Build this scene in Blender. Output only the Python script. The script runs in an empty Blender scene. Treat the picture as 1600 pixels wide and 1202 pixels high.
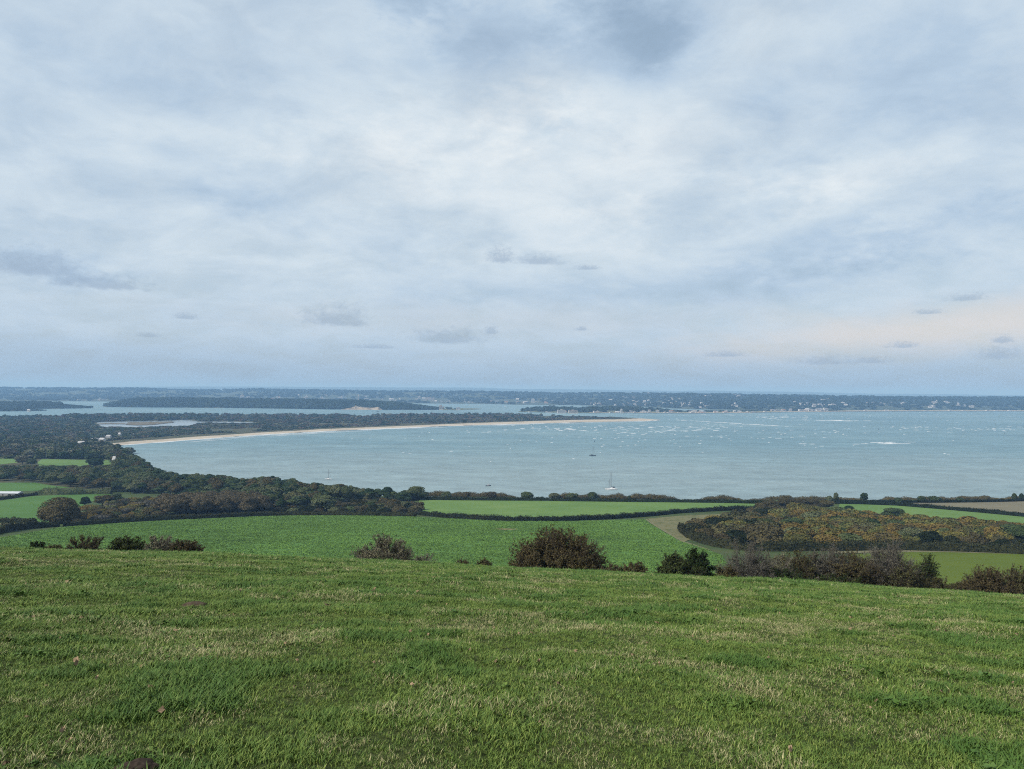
import bpy, bmesh, math, random
import numpy as np
from mathutils import Vector, Matrix
from mathutils.geometry import delaunay_2d_cdt

rng = np.random.default_rng(7)
random.seed(7)
S = bpy.context.scene
COL = S.collection
R = math.radians

# ---------------------------------------------------------------- camera
F, CX, CY = 1155.0, 800.0, 601.0          # focal length and centre in photograph pixels
EYE = 120.0                               # eye height above the sea
PITCH, ROLL = 8.0 / F, 0.0085
fwd = np.array([0, math.cos(PITCH), math.sin(PITCH)])
r0 = np.array([1.0, 0, 0]); u0 = np.cross(r0, fwd)
rgt = math.cos(ROLL) * r0 + math.sin(ROLL) * u0
upv = -math.sin(ROLL) * r0 + math.cos(ROLL) * u0
cam = bpy.data.cameras.new('camera'); cam.sensor_width = 36.0
cam.lens = 36.0 * F / 1600.0
cam.clip_start = 0.1; cam.clip_end = 90000
co = bpy.data.objects.new('camera', cam); COL.objects.link(co)
M3 = Matrix(((rgt[0], upv[0], -fwd[0]), (rgt[1], upv[1], -fwd[1]), (rgt[2], upv[2], -fwd[2])))
co.matrix_world = Matrix.Translation((0, 0, EYE)) @ M3.to_4x4()
S.camera = co

# ---------------------------------------------------------------- render settings, exposure
S.render.engine = 'CYCLES'
S.view_settings.view_transform = 'Standard'
S.view_settings.look = 'None'
S.view_settings.exposure = 1.0
S.view_settings.gamma = 1.0
S.view_settings.use_curve_mapping = False
S.cycles.max_bounces = 5
S.cycles.volume_bounces = 0
S.cycles.use_denoising = False
S.cycles.filter_width = 1.1
S.cycles.sample_clamp_indirect = 4.0

SUN_EL, SUN_AZ = R(42), R(240)            # azimuth measured clockwise from the view direction (+Y)
sd = bpy.data.lights.new('sun', 'SUN'); sd.energy = 2.6; sd.angle = R(11); sd.color = (1.0, 0.95, 0.88)
so = bpy.data.objects.new('sun', sd); COL.objects.link(so)
sv = Vector((math.sin(SUN_AZ) * math.cos(SUN_EL), math.cos(SUN_AZ) * math.cos(SUN_EL), math.sin(SUN_EL)))
so.rotation_euler = sv.to_track_quat('Z', 'Y').to_euler()
so.location = (0, 0, 400)


def raydir(p, q):
    p = np.asarray(p, float); q = np.asarray(q, float)
    u = (p - CX) / F; v = (CY - q) / F
    return u[..., None] * rgt + v[..., None] * upv + fwd


# ---------------------------------------------------------------- node helpers
class NB:
    def __init__(s, tree):
        s.t = tree; s.n = tree.nodes; s.l = tree.links

    def node(s, typ, **kw):
        n = s.n.new(typ)
        for k, v in kw.items():
            setattr(n, k, v)
        return n

    def put(s, sock, v):
        if isinstance(v, bpy.types.NodeSocket):
            s.l.new(v, sock)
        elif v is not None:
            sock.default_value = v

    def m(s, op, a, b=None, c=None, clamp=False):
        n = s.node('ShaderNodeMath', operation=op, use_clamp=clamp)
        s.put(n.inputs[0], a)
        if b is not None: s.put(n.inputs[1], b)
        if c is not None: s.put(n.inputs[2], c)
        return n.outputs[0]

    def v(s, op, a, b=None):
        n = s.node('ShaderNodeVectorMath', operation=op)
        s.put(n.inputs[0], a)
        if b is not None: s.put(n.inputs[1], b)
        return n.outputs[0]

    def ss(s, x, lo, hi, a=0.0, b=1.0, kind='SMOOTHSTEP'):
        n = s.node('ShaderNodeMapRange', interpolation_type=kind)
        s.put(n.inputs[0], x)
        for i, k in enumerate((lo, hi, a, b)): s.put(n.inputs[1 + i], k)
        return n.outputs[0]

    def mix(s, f, a, b, blend='MIX'):
        n = s.node('ShaderNodeMix', data_type='RGBA', blend_type=blend)
        s.put(n.inputs[0], f); s.put(n.inputs[6], c4(a)); s.put(n.inputs[7], c4(b))
        return n.outputs[2]

    def noise(s, vec, scale, detail=4, rough=0.55, dist=0.0, dims='3D'):
        n = s.node('ShaderNodeTexNoise', noise_dimensions=dims)
        if vec is not None: s.put(n.inputs['Vector'], vec)
        n.inputs['Scale'].default_value = scale; n.inputs['Detail'].default_value = detail
        n.inputs['Roughness'].default_value = rough; n.inputs['Distortion'].default_value = dist
        return n.outputs['Fac']

    def ramp(s, f, stops):
        n = s.node('ShaderNodeValToRGB'); e = n.color_ramp.elements
        while len(e) > 1: e.remove(e[-1])
        e[0].position = stops[0][0]; e[0].color = c4(stops[0][1])
        for p, c in stops[1:]:
            k = e.new(p); k.color = c4(c)
        s.put(n.inputs[0], f)
        return n.outputs[0]

    def comb(s, x, y, z):
        n = s.node('ShaderNodeCombineXYZ')
        for i, k in enumerate((x, y, z)): s.put(n.inputs[i], k)
        return n.outputs[0]

    def sep(s, v):
        n = s.node('ShaderNodeSeparateXYZ'); s.put(n.inputs[0], v); return n.outputs


def c4(c):
    if isinstance(c, (tuple, list)) and len(c) == 3: return (*c, 1.0)
    return c


# ---------------------------------------------------------------- sky
world = bpy.data.worlds.new('World'); S.world = world; world.use_nodes = True
wt = world.node_tree; wt.nodes.clear(); W = NB(wt)
sky = W.node('ShaderNodeTexSky', sky_type='NISHITA'); sky.sun_disc = False
sky.sun_elevation = SUN_EL; sky.sun_rotation = SUN_AZ; sky.altitude = 120; sky.air_density = 1.2; sky.dust_density = 2.0
tc = W.node('ShaderNodeTexCoord'); D = tc.outputs['Generated']
dx, dy, dz = W.sep(D)
el = W.m('ARCSINE', W.m('MAXIMUM', W.m('MINIMUM', dz, 1.0), -1.0))
az = W.m('ARCTAN2', dx, dy)
zz = W.m('ADD', W.m('MAXIMUM', dz, 0.0), 0.26)
plane = W.comb(W.m('DIVIDE', dx, zz), W.m('DIVIDE', dy, zz), 0.0)      # overcast deck seen in perspective
n_big = W.noise(plane, 1.15, 5, 0.5, 0.6)
n_mid = W.noise(W.v('MULTIPLY', plane, (1.0, 1.15, 1.0)), 3.4, 8, 0.58, 0.5)
n_fine = W.noise(plane, 12.0, 7, 0.62, 0.4)
n_dir = W.noise(W.v('MULTIPLY', D, (1, 1, 2.4)), 11.0, 6, 0.6, 0.2)
n_dir4 = W.noise(W.v('MULTIPLY', D, (1, 1, 1.5)), 300.0, 4, 0.6, 0.3)
n_dir3 = W.noise(W.v('MULTIPLY', D, (1, 1, 1.6)), 110.0, 5, 0.6, 0.4)
n_dir2 = W.noise(W.v('MULTIPLY', D, (1, 1, 2.2)), 42.0, 6, 0.6, 0.3)


def azel(p, q):
    d = raydir(p, q)
    return math.atan2(d[0], d[1]), math.atan2(d[2], math.hypot(d[0], d[1]))


def blob(p, q, rp, rq, soft=0.9, k=0.6, rot=0.0, nz=None, kf=0.0):
    """soft patch of the cloud deck: 1 in its middle, 0 outside, edge broken by noise"""
    a0, e0 = azel(p, q)
    u = W.m('SUBTRACT', az, a0); w = W.m('SUBTRACT', el, e0)
    if rot:
        c, s_ = math.cos(rot), math.sin(rot)
        u, w = (W.m('ADD', W.m('MULTIPLY', u, c), W.m('MULTIPLY', w, s_)), W.m('SUBTRACT', W.m('MULTIPLY', w, c), W.m('MULTIPLY', u, s_)))
    u = W.m('DIVIDE', u, rp / F); w = W.m('DIVIDE', w, rq / F)
    d = W.m('SQRT', W.m('ADD', W.m('MULTIPLY', u, u), W.m('MULTIPLY', w, w)))
    d = W.m('ADD', d, W.m('MULTIPLY', W.m('SUBTRACT', nz or n_dir, 0.5), 3.4 * k))
    if kf: d = W.m('ADD', d, W.m('MULTIPLY', W.m('SUBTRACT', n_dir2, 0.5), 2 * kf))
    return W.ss(d, 1.0, 1.0 - soft)


def cumulus(p, q, rp, rq, k=0.5):
    """a small far cumulus: flat base, broken top"""
    a0, e0 = azel(p, q + rq * 0.5)
    u = W.m('DIVIDE', W.m('SUBTRACT', az, a0), rp / F)
    w = W.m('DIVIDE', W.m('SUBTRACT', el, e0), rq / F)
    nz_ = W.m('ADD', W.m('MULTIPLY', n_dir3, 0.45), W.m('MULTIPLY', n_dir4, 0.55)) if rp < 48 else W.m('ADD', W.m('MULTIPLY', n_dir2, 0.4), W.m('MULTIPLY', n_dir3, 0.6))
    w = W.m('MULTIPLY', w, W.m('ADD', 0.75, W.m('MULTIPLY', W.m('LESS_THAN', w, 0.0), 2.5)))
    d = W.m('SQRT', W.m('ADD', W.m('MULTIPLY', u, u), W.m('MULTIPLY', w, w)))
    d = W.m('ADD', d, W.m('MULTIPLY', W.m('SUBTRACT', nz_, 0.53), 5.0 * k))
    return W.ss(d, 1.05, 0.0)


# deck colour: grey blue to bright white
tone = W.m('ADD', W.m('MULTIPLY', n_big, 0.46), W.m('ADD', W.m('MULTIPLY', n_mid, 0.36), W.m('MULTIPLY', n_fine, 0.24)))
tone = W.ss(tone, 0.36, 0.64, 0.0, 1.0, 'LINEAR')
tone = W.m('MULTIPLY', W.m('SUBTRACT', tone, 0.5), 0.27)
lift = None
for p, q, a, b, rot, amp, k in [
    (900, 290, 480, 210, 0.05, 0.22, 0.5), (1040, 200, 260, 120, -0.2, 0.14, 0.6), (1370, 270, 200, 55, 0.2, 0.26, 0.7), (700, 210, 260, 110, 0.1, 0.12, 0.6),
    (960, 330, 110, 40, 0.0, 0.16, 0.8), (830, 170, 150, 60, 0.3, 0.14, 0.7), (1200, 60, 130, 90, 0.0, 0.14, 0.6), (560, 230, 200, 50, 0.1, 0.10, 0.7),
    (300, 220, 200, 50, 0.1, 0.10, 0.7), (400, 390, 300, 70, 0.0, 0.05, 0.7), (60, 300, 120, 60, 0.0, 0.05, 0.6),
    (990, 55, 190, 120, -0.25, -0.36, 0.40), (1010, 80, 100, 75, -0.2, -0.20, 0.5), (780, 40, 220, 75, 0.15, -0.24, 0.5), (650, -5, 120, 40, 0.0, -0.30, 0.5),
    (1190, 160, 110, 80, 0.6, -0.17, 0.6), (1430, 120, 160, 140, 0.2, -0.17, 0.6), (1480, 350, 220, 60, 0.1, -0.20, 0.6), (1300, 380, 230, 50, 0.2, -0.18, 0.7),
    (1000, 450, 520, 42, 0.03, -0.20, 0.5), (380, 320, 110, 42, -0.15, -0.20, 0.6), (270, 235, 60, 22, 0.0, -0.18, 0.6), (200, 120, 260, 60, 0.0, -0.10, 0.6),
    (50, 410, 110, 32, 0.0, -0.22, 0.5), (150, 438, 110, 20, 0.15, -0.20, 0.6), (100, 560, 420, 60, 0.0, -0.10, 0.4), (650, 90, 240, 50, 0.1, -0.08, 0.7),
]:
    t = W.m('MULTIPLY', blob(p, q, a, b, 0.98, k * 0.8, rot, None, 0.4 if b < 60 else 0.25), amp * 0.8)
    lift = t if lift is None else W.m('ADD', lift, t)
base = W.ramp(W.ss(el, 0.0, 0.5, 0, 1, 'LINEAR'), [(0.0, (0.44,) * 3), (0.06, (0.50,) * 3), (0.2, (0.58,) * 3), (0.5, (0.64,) * 3), (1.0, (0.60,) * 3)])
fade = W.ss(el, 0.0, 0.22, 0.35, 1.0)
val = W.m('ADD', W.m('ADD', base, W.m('MULTIPLY', tone, fade)), lift)
deck = W.ramp(val, [(0.0, (0.138, 0.192, 0.248)), (0.25, (0.180, 0.242, 0.315)), (0.5, (0.245, 0.310, 0.382)), (0.72, (0.322, 0.374, 0.418)), (1.0, (0.405, 0.436, 0.455))])
# warm strip low on the right, blue low on the left
warm = W.m('MULTIPLY', blob(1490, 512, 560, 56, 0.98, 0.28, 0.07), 0.90)
deck = W.mix(warm, deck, (0.368, 0.356, 0.350))
warm2 = W.m('MULTIPLY', blob(800, 500, 700, 40, 0.95, 0.5, 0.0), 0.30)
deck = W.mix(warm2, deck, (0.300, 0.318, 0.345))
hz = W.ss(el, 0.075, 0.0, 0.0, 0.85)
deck = W.mix(hz, deck, (0.185, 0.252, 0.330))
puff = None
for p, q, a, b in [(782, 397, 24, 15), (843, 404, 42, 10), (918, 417, 22, 5), (530, 491, 52, 19), (703, 523, 62, 15), (768, 515, 13, 8), (288, 493, 19, 6),
                   (232, 523, 16, 4), (585, 541, 34, 4), (908, 513, 10, 4), (1135, 553, 34, 5),
                   (1290, 562, 46, 8), (1408, 539, 22, 5), (1362, 562, 26, 6), (1560, 551, 30, 11), (1567, 530, 13, 6),
                   (1512, 464, 26, 6), (1450, 487, 20, 4), (40, 410, 66, 20), (160, 440, 66, 12)]:
    c = cumulus(p, q, a * 1.15, b * 1.3)
    puff = c if puff is None else W.m('MAXIMUM', puff, c)
deck = W.mix(W.m('MULTIPLY', puff, 0.60), deck, (0.165, 0.215, 0.285))
cover = W.ss(n_mid, 0.3, 0.6, 0.80, 0.97)
bgs = W.node('ShaderNodeBackground'); W.put(bgs.inputs[0], sky.outputs[0]); bgs.inputs[1].default_value = 0.055
bgc = W.node('ShaderNodeBackground'); W.put(bgc.inputs[0], deck); bgc.inputs[1].default_value = 1.0
mx = W.node('ShaderNodeMixShader'); W.put(mx.inputs[0], cover); W.l.new(bgs.outputs[0], mx.inputs[1]); W.l.new(bgc.outputs[0], mx.inputs[2])
wo = W.node('ShaderNodeOutputWorld'); W.l.new(mx.outputs[0], wo.inputs[0])

# ---------------------------------------------------------------- tagging and mesh helpers


def tag(o, label=None, cat=None, group=None, kind=None):
    if label: o['label'] = label
    if cat: o['category'] = cat
    if group: o['group'] = group
    if kind: o['kind'] = kind
    return o


def link(name, mesh, parent=None):
    o = bpy.data.objects.new(name, mesh); COL.objects.link(o)
    if parent is not None: o.parent = parent
    return o


def empty(name, loc, rz=0.0, scale=1.0):
    o = bpy.data.objects.new(name, None); COL.objects.link(o)
    o.location = loc; o.rotation_euler = (0, 0, rz)
    o.scale = (scale,) * 3 if np.isscalar(scale) else scale
    o.empty_display_size = 0.5
    return o


def mesh_np(name, verts, faces, mats=(), smooth=False, mat_idx=None):
    """faces: (N,3) or (N,4) array, or a list of arrays of both"""
    me = bpy.data.meshes.new(name)
    verts = np.asarray(verts, np.float32)
    fl = faces if isinstance(faces, list) else [faces]
    fl = [np.asarray(f, np.int32) for f in fl if len(f)]
    loops = np.concatenate([f.ravel() for f in fl]); counts = np.concatenate([np.full(len(f), f.shape[1], np.int32) for f in fl])
    me.vertices.add(len(verts)); me.vertices.foreach_set('co', verts.ravel())
    me.loops.add(len(loops)); me.loops.foreach_set('vertex_index', loops)
    me.polygons.add(len(counts))
    starts = np.concatenate([[0], np.cumsum(counts)[:-1]]).astype(np.int32)
    me.polygons.foreach_set('loop_start', starts); me.polygons.foreach_set('loop_total', counts)
    for m_ in mats: me.materials.append(m_)
    if mat_idx is not None: me.polygons.foreach_set('material_index', np.asarray(mat_idx, np.int32))
    me.polygons.foreach_set('use_smooth', np.full(len(counts), smooth))
    me.update(calc_edges=True); me.validate()
    return me


def bm_mesh(name, bm, mats=()):
    me = bpy.data.meshes.new(name); bm.to_mesh(me); bm.free()
    for m_ in mats: me.materials.append(m_)
    return me


# value noise in numpy
def _hash(ix, iy, seed):
    h = (ix.astype(np.int64) * 374761393 + iy.astype(np.int64) * 668265263 + seed * 974711) & 0xFFFFFFFF
    h = ((h ^ (h >> 13)) * 1274126177) & 0xFFFFFFFF
    return ((h ^ (h >> 16)) & 0xFFFFFF) / float(0xFFFFFF)


def vnoise(x, y, seed=0):
    ix = np.floor(x); iy = np.floor(y); fx = x - ix; fy = y - iy
    fx = fx * fx * (3 - 2 * fx); fy = fy * fy * (3 - 2 * fy)
    a = _hash(ix, iy, seed); b = _hash(ix + 1, iy, seed); c = _hash(ix, iy + 1, seed); d = _hash(ix + 1, iy + 1, seed)
    return (a + (b - a) * fx) * (1 - fy) + (c + (d - c) * fx) * fy


def fbm(x, y, seed=0, octv=4, gain=0.5):
    s = 0; a = 1; t = 0
    for i in range(octv):
        s = s + a * vnoise(x * 2 ** i, y * 2 ** i, seed + i); t += a; a *= gain
    return s / t


def sstep(x, a, b):
    t = np.clip((x - a) / (b - a), 0, 1); return t * t * (3 - 2 * t)


def inside(px, py, poly):
    px = np.asarray(px); py = np.asarray(py); r = np.zeros(px.shape, bool); n = len(poly)
    for i in range(n):
        x1, y1 = poly[i]; x2, y2 = poly[(i + 1) % n]
        if y1 == y2: continue
        c = (y1 > py) != (y2 > py)
        r ^= c & (px < (x2 - x1) * (py - y1) / (y2 - y1) + x1)
    return r


def sdist(px, py, poly):
    d = np.full(np.shape(px), 1e18); n = len(poly)
    for i in range(n):
        x1, y1 = poly[i]; x2, y2 = poly[(i + 1) % n]
        ex, ey = x2 - x1, y2 - y1; L = ex * ex + ey * ey + 1e-9
        t = np.clip(((px - x1) * ex + (py - y1) * ey) / L, 0, 1)
        d = np.minimum(d, (px - x1 - t * ex) ** 2 + (py - y1 - t * ey) ** 2)
    d = np.sqrt(d)
    return np.where(inside(px, py, poly), d, -d)


def smooth_poly(pts, it=2):
    pts = np.asarray(pts, float)
    for _ in range(it):
        nx = np.roll(pts, -1, 0)
        q = np.empty((len(pts) * 2, 2)); q[0::2] = 0.75 * pts + 0.25 * nx; q[1::2] = 0.25 * pts + 0.75 * nx
        pts = q
    return pts


def sea_pt(p, q, z=0.0):
    d = raydir(p, q); t = (z - EYE) / d[..., 2]
    return np.stack([d[..., 0] * t, d[..., 1] * t], -1)


def pd(p, d):
    """photo column p at distance d -> ground x, y"""
    return ((p - CX) / F * d + 0.0, d)


# ---------------------------------------------------------------- ground shape
_Y = np.arange(-600, 9000, 0.5)
_q = 118.4 - 0.169 * np.maximum(_Y, -100) - 0.0008 * np.maximum(_Y, -100) ** 2
_k = np.array([(110, 90.1), (150, 75), (200, 63), (276, 55), (400, 43), (527, 30), (640, 25), (720, 22), (1000, 18), (1300, 9), (1560, 4.5), (2000, 3.2), (9000, 3.2)])
_h = np.where(_Y < 110, _q, np.interp(_Y, _k[:, 0], _k[:, 1]))
_s = _h.copy()
for _ in range(2): _s = np.convolve(np.pad(_s, 40, mode='edge'), np.ones(81) / 81, 'valid')
_w = sstep(_Y, 60, 110); PROF = _h * (1 - _w) + _s * _w

beach_px = [(186, 704), (178, 697.5), (200, 694.8), (230, 692.5), (300, 687), (400, 679.8), (500, 674.2), (600, 669.6), (700, 665.8), (800, 662.6), (900, 659.8), (960, 658.6), (1000, 657.8), (1025, 656.8)]
tip_px = [(1033, 655.7), (1020, 654.6), (1000, 653.4), (960, 652.6), (900, 651.2), (860, 650.2), (830, 649.3), (800, 648.7), (760, 648.6), (700, 649.2), (600, 650.3), (500, 650.2), (400, 649.8), (300, 650.5), (200, 650.8), (100, 651.2), (50, 652.6), (0, 655), (-120, 658), (-500, 660)]
cliff = [pd(1900, 720), pd(1600, 694), pd(1300, 674), pd(1100, 668), pd(900, 668), pd(700, 676), pd(560, 684), pd(500, 694), pd(430, 762), pd(360, 772), pd(300, 792), pd(245, 905), pd(230, 965), pd(215, 1085), pd(196, 1290)]
LAND = [(2500, -4000), (2500, 500), (1400, 700)] + cliff + [tuple(sea_pt(*b)) for b in beach_px] + [tuple(sea_pt(*b)) for b in tip_px] + [(-4200, 2400), (-5000, -4000)]
LAND = np.array(LAND)
lake_px = [(150, 660.2), (165, 659.2), (200, 658.6), (235, 658.2), (268, 657.2), (292, 655.8), (300, 657), (312, 659.2), (350, 658.8), (395, 659.6), (396, 661.2), (345, 661.8), (305, 662.5), (296, 665.5), (285, 667.4), (262, 666.6), (240, 668), (200, 669.6), (165, 669.2), (156, 665)]
LAKE = smooth_poly([tuple(sea_pt(a, b, 2.2)) for a, b in lake_px], 1)


def ground(X, Y):
    X = np.asarray(X, float); Y = np.asarray(Y, float)
    h = np.interp(Y, _Y, PROF)
    near = 1 - sstep(np.abs(Y), 90, 190)
    xc = np.clip(X, -90, 90)
    h = h - near * (0.038 * xc + 0.0003 * xc * xc)
    mid = sstep(Y, 170, 300)
    h = h + mid * 1.1 * (fbm(X / 170, Y / 170, 11, 3) - 0.5)
    h = h + (1 - mid) * (0.16 * (fbm(X / 9, Y / 9, 21, 3) - 0.5) + 0.17 * (fbm(X / 1.5, Y / 1.5, 31, 3) - 0.5) + 0.22 * (fbm(X / 4.5, Y / 4.5, 37, 2) - 0.5)) * np.clip(np.hypot(X, Y) / 3, 0, 1)
    far = (Y > 560) | (np.abs(X) > 1200)
    if np.any(far):
        s = np.full(X.shape, 1e3); s[far] = sdist(X[far], Y[far], LAND)
        w = 16 + 74 * sstep(Y, 1150, 1700)
        rag = (fbm(X / 30, Y / 30, 41, 3) - 0.5) * 10 * (1 - sstep(Y, 1100, 1400))
        h = -3 + (h + 3) * sstep(s + w * 0.12 + rag, 0, w)
        dune = sstep(Y, 1500, 1800)
        h = np.where(far & (s > 0), h + dune * sstep(s, 40, 160) * 4.0 * (fbm(X / 120, Y / 60, 51, 3) - 0.3), h)
        L = Y > 1900
        if np.any(L):
            sl = np.full(X.shape, -1e3); sl[L] = sdist(X[L], Y[L], LAKE)
            h = np.where(sl > -30, np.minimum(h, 3.0 - 2.5 * sstep(sl, -25, 20)), h)
    return h


def hit(p, q, y0=200.0, lift=0.0):
    """where the ray through photo pixel (p, q) meets the ground beyond y0"""
    d = raydir(np.float64(p), np.float64(q))
    Y = np.geomspace(max(y0, 1.0), 3600, 2200); t = Y / d[1]
    X = d[0] * t; Z = EYE + d[2] * t
    g = ground(X, Y) + lift
    b = np.nonzero(Z <= g)[0]
    if len(b) == 0: return np.array([X[-1], Y[-1]])
    i = b[0]
    if i == 0: return np.array([X[0], Y[0]])
    f0, f1 = Z[i - 1] - g[i - 1], Z[i] - g[i]; w = f0 / (f0 - f1)
    return np.array([X[i - 1] + (X[i] - X[i - 1]) * w, Y[i - 1] + (Y[i] - Y[i - 1]) * w])


def G(x, y): return float(ground(np.array([x]), np.array([y]))[0])


# ---------------------------------------------------------------- materials


def new_mat(name):
    m_ = bpy.data.materials.new(name); m_.use_nodes = True; t = m_.node_tree; t.nodes.clear()
    b = NB(t); bs = b.node('ShaderNodeBsdfPrincipled'); o = b.node('ShaderNodeOutputMaterial'); b.l.new(bs.outputs[0], o.inputs[0])
    return m_, b, bs


def plain(name, col, rough=0.7, spec=0.3, var=0.12, scale=1.0, metal=0.0):
    m_, b, bs = new_mat(name)
    g = b.node('ShaderNodeNewGeometry'); n = b.noise(g.outputs['Position'], scale, 4)
    k = b.ss(n, 0.3, 0.7, 1 - var, 1 + var, 'LINEAR')
    c = b.mix(1.0, col, b.comb(k, k, k), 'MULTIPLY'); b.put(bs.inputs['Base Color'], c)
    bs.inputs['Roughness'].default_value = rough; bs.inputs['Specular IOR Level'].default_value = spec; bs.inputs['Metallic'].default_value = metal
    return m_


def foliage(name, cols, nscale=0.5, var=0.35, rough=0.75):
    """leaf colours picked per plant, mottled leaf by leaf"""
    m_, b, bs = new_mat(name)
    oi = b.node('ShaderNodeObjectInfo'); g = b.node('ShaderNodeNewGeometry')
    n = b.noise(g.outputs['Position'], nscale, 3, 0.6); n2 = b.noise(g.outputs['Position'], nscale * 7, 2, 0.6)
    f = b.m('ADD', b.m('MULTIPLY', oi.outputs['Random'], 0.74), b.m('MULTIPLY', b.ss(n, 0.3, 0.7), 0.26))
    c = b.ramp(f, [(i / max(1, len(cols) - 1), cc) for i, cc in enumerate(cols)])
    ri = b.m('MULTIPLY', g.outputs['Random Per Island'], var * 2)
    k = b.m('ADD', b.m('ADD', 1 - var * 1.3, ri), b.m('MULTIPLY', b.m('SUBTRACT', n2, 0.5), var * 1.6))
    c = b.mix(1.0, c, b.comb(k, k, k), 'MULTIPLY')
    b.put(bs.inputs['Base Color'], c); bs.inputs['Roughness'].default_value = rough; bs.inputs['Specular IOR Level'].default_value = 0.02
    return m_


FOL = {
    'evergreen': foliage('evergreen_foliage', [(0.014, 0.030, 0.014), (0.026, 0.046, 0.019), (0.042, 0.063, 0.026), (0.066, 0.082, 0.036)], 0.22, 0.24),
    'broadleaf': foliage('broadleaf_foliage', [(0.030, 0.048, 0.020), (0.050, 0.070, 0.026), (0.072, 0.088, 0.036), (0.096, 0.104, 0.052), (0.080, 0.078, 0.036)], 0.22, 0.24),
    'brown': foliage('brown_foliage', [(0.040, 0.035, 0.018), (0.062, 0.054, 0.025), (0.082, 0.068, 0.030), (0.064, 0.064, 0.030)], 0.22, 0.24),
    'autumn': foliage('autumn_foliage', [(0.048, 0.054, 0.019), (0.086, 0.082, 0.024), (0.118, 0.082, 0.026), (0.138, 0.110, 0.028), (0.096, 0.106, 0.034), (0.056, 0.050, 0.022)], 0.22, 0.24),
    'bare': foliage('bare_twigs', [(0.074, 0.070, 0.052), (0.100, 0.094, 0.072), (0.088, 0.080, 0.060)], 0.5, 0.4),
    'gorse': foliage('gorse_foliage', [(0.015, 0.029, 0.011), (0.034, 0.052, 0.018), (0.059, 0.067, 0.025)], 1.5, 0.4),
    'russet': foliage('russet_foliage', [(0.056, 0.046, 0.025), (0.078, 0.064, 0.031), (0.080, 0.078, 0.034), (0.054, 0.060, 0.026)], 1.5, 0.4),
    'greybush': foliage('grey_bush_foliage', [(0.119, 0.112, 0.074), (0.145, 0.132, 0.082), (0.112, 0.121, 0.061)], 1.5, 0.4),
    'hedge': foliage('hedge_foliage', [(0.010, 0.016, 0.006), (0.021, 0.027, 0.010), (0.042, 0.040, 0.018)], 0.3, 0.5),
    'heath': foliage('heath_foliage', [(0.029, 0.047, 0.022), (0.059, 0.074, 0.034), (0.088, 0.078, 0.045), (0.106, 0.074, 0.056), (0.041, 0.059, 0.025)], 0.02, 0.24),
    'copse': foliage('copse_foliage', [(0.062, 0.054, 0.034), (0.088, 0.074, 0.044), (0.104, 0.086, 0.050), (0.076, 0.070, 0.044)], 0.22, 0.24),
    'grey': foliage('grey_green_foliage', [(0.092, 0.106, 0.063), (0.125, 0.132, 0.082), (0.145, 0.129, 0.092)], 0.1, 0.45),
    'wood_far': foliage('far_wood_foliage', [(0.012, 0.026, 0.012), (0.026, 0.044, 0.020), (0.046, 0.059, 0.028)], 0.01, 0.24),
}
BARK = plain('bark', (0.075, 0.062, 0.052), 0.9, 0.1, 0.3, 3.0)
TWIG = {'gorse': plain('dark_twig', (0.050, 0.042, 0.034), 0.9, 0.1, 0.3, 5), 'russet': plain('red_twig', (0.066, 0.052, 0.040), 0.9, 0.1, 0.3, 5),
        'greybush': plain('grey_twig', (0.135, 0.120, 0.105), 0.9, 0.1, 0.3, 5), 'bare': plain('pale_twig', (0.100, 0.092, 0.080), 0.9, 0.1, 0.3, 5)}


def grass_field(name, cols, scale, stripe=None, rough=0.9, bump=0.3, fine=1.2, spots=None):
    m_, b, bs = new_mat(name)
    g = b.node('ShaderNodeNewGeometry'); P = g.outputs['Position']
    n1 = b.noise(P, scale, 5, 0.6); n2 = b.noise(P, fine, 5, 0.65); n3 = b.noise(b.v('MULTIPLY', P, (0.22, 1.0, 1.0)), fine * 0.35, 4, 0.6)
    f = b.m('ADD', b.m('MULTIPLY', n1, 0.45), b.m('ADD', b.m('MULTIPLY', n2, 0.35), b.m('MULTIPLY', n3, 0.20)))
    if stripe:
        ang, per, amp = stripe
        x, y, z = b.sep(P)
        s_ = b.m('ADD', b.m('MULTIPLY', x, math.cos(ang)), b.m('MULTIPLY', y, math.sin(ang)))
        s_ = b.m('ADD', s_, b.m('MULTIPLY', b.noise(P, 0.02, 2), 6.0))
        s_ = b.m('SINE', b.m('MULTIPLY', s_, 2 * math.pi / per))
        f = b.m('ADD', f, b.m('MULTIPLY', s_, amp))
    f = b.ss(f, 0.34, 0.66, 0, 1, 'LINEAR')
    c = b.ramp(f, [(i / (len(cols) - 1), cc) for i, cc in enumerate(cols)])
    if spots:
        for (x0, y0, rx, ry, cc) in spots:
            v = b.v('MULTIPLY', b.v('SUBTRACT', P, (x0, y0, 0)), (1 / rx, 1 / ry, 0))
            ln = b.node('ShaderNodeVectorMath', operation='LENGTH'); b.put(ln.inputs[0], v)
            d = b.m('ADD', ln.outputs['Value'], b.m('MULTIPLY', b.m('SUBTRACT', n2, 0.5), 2.6))
            c = b.mix(b.ss(d, 1.0, 0.55), c, cc)
    b.put(bs.inputs['Base Color'], c); bs.inputs['Roughness'].default_value = rough; bs.inputs['Specular IOR Level'].default_value = 0.1
    bp = b.node('ShaderNodeBump'); bp.inputs['Strength'].default_value = bump; bp.inputs['Distance'].default_value = 0.5
    b.put(bp.inputs['Height'], n2); b.l.new(bp.outputs[0], bs.inputs['Normal'])
    return m_


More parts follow.
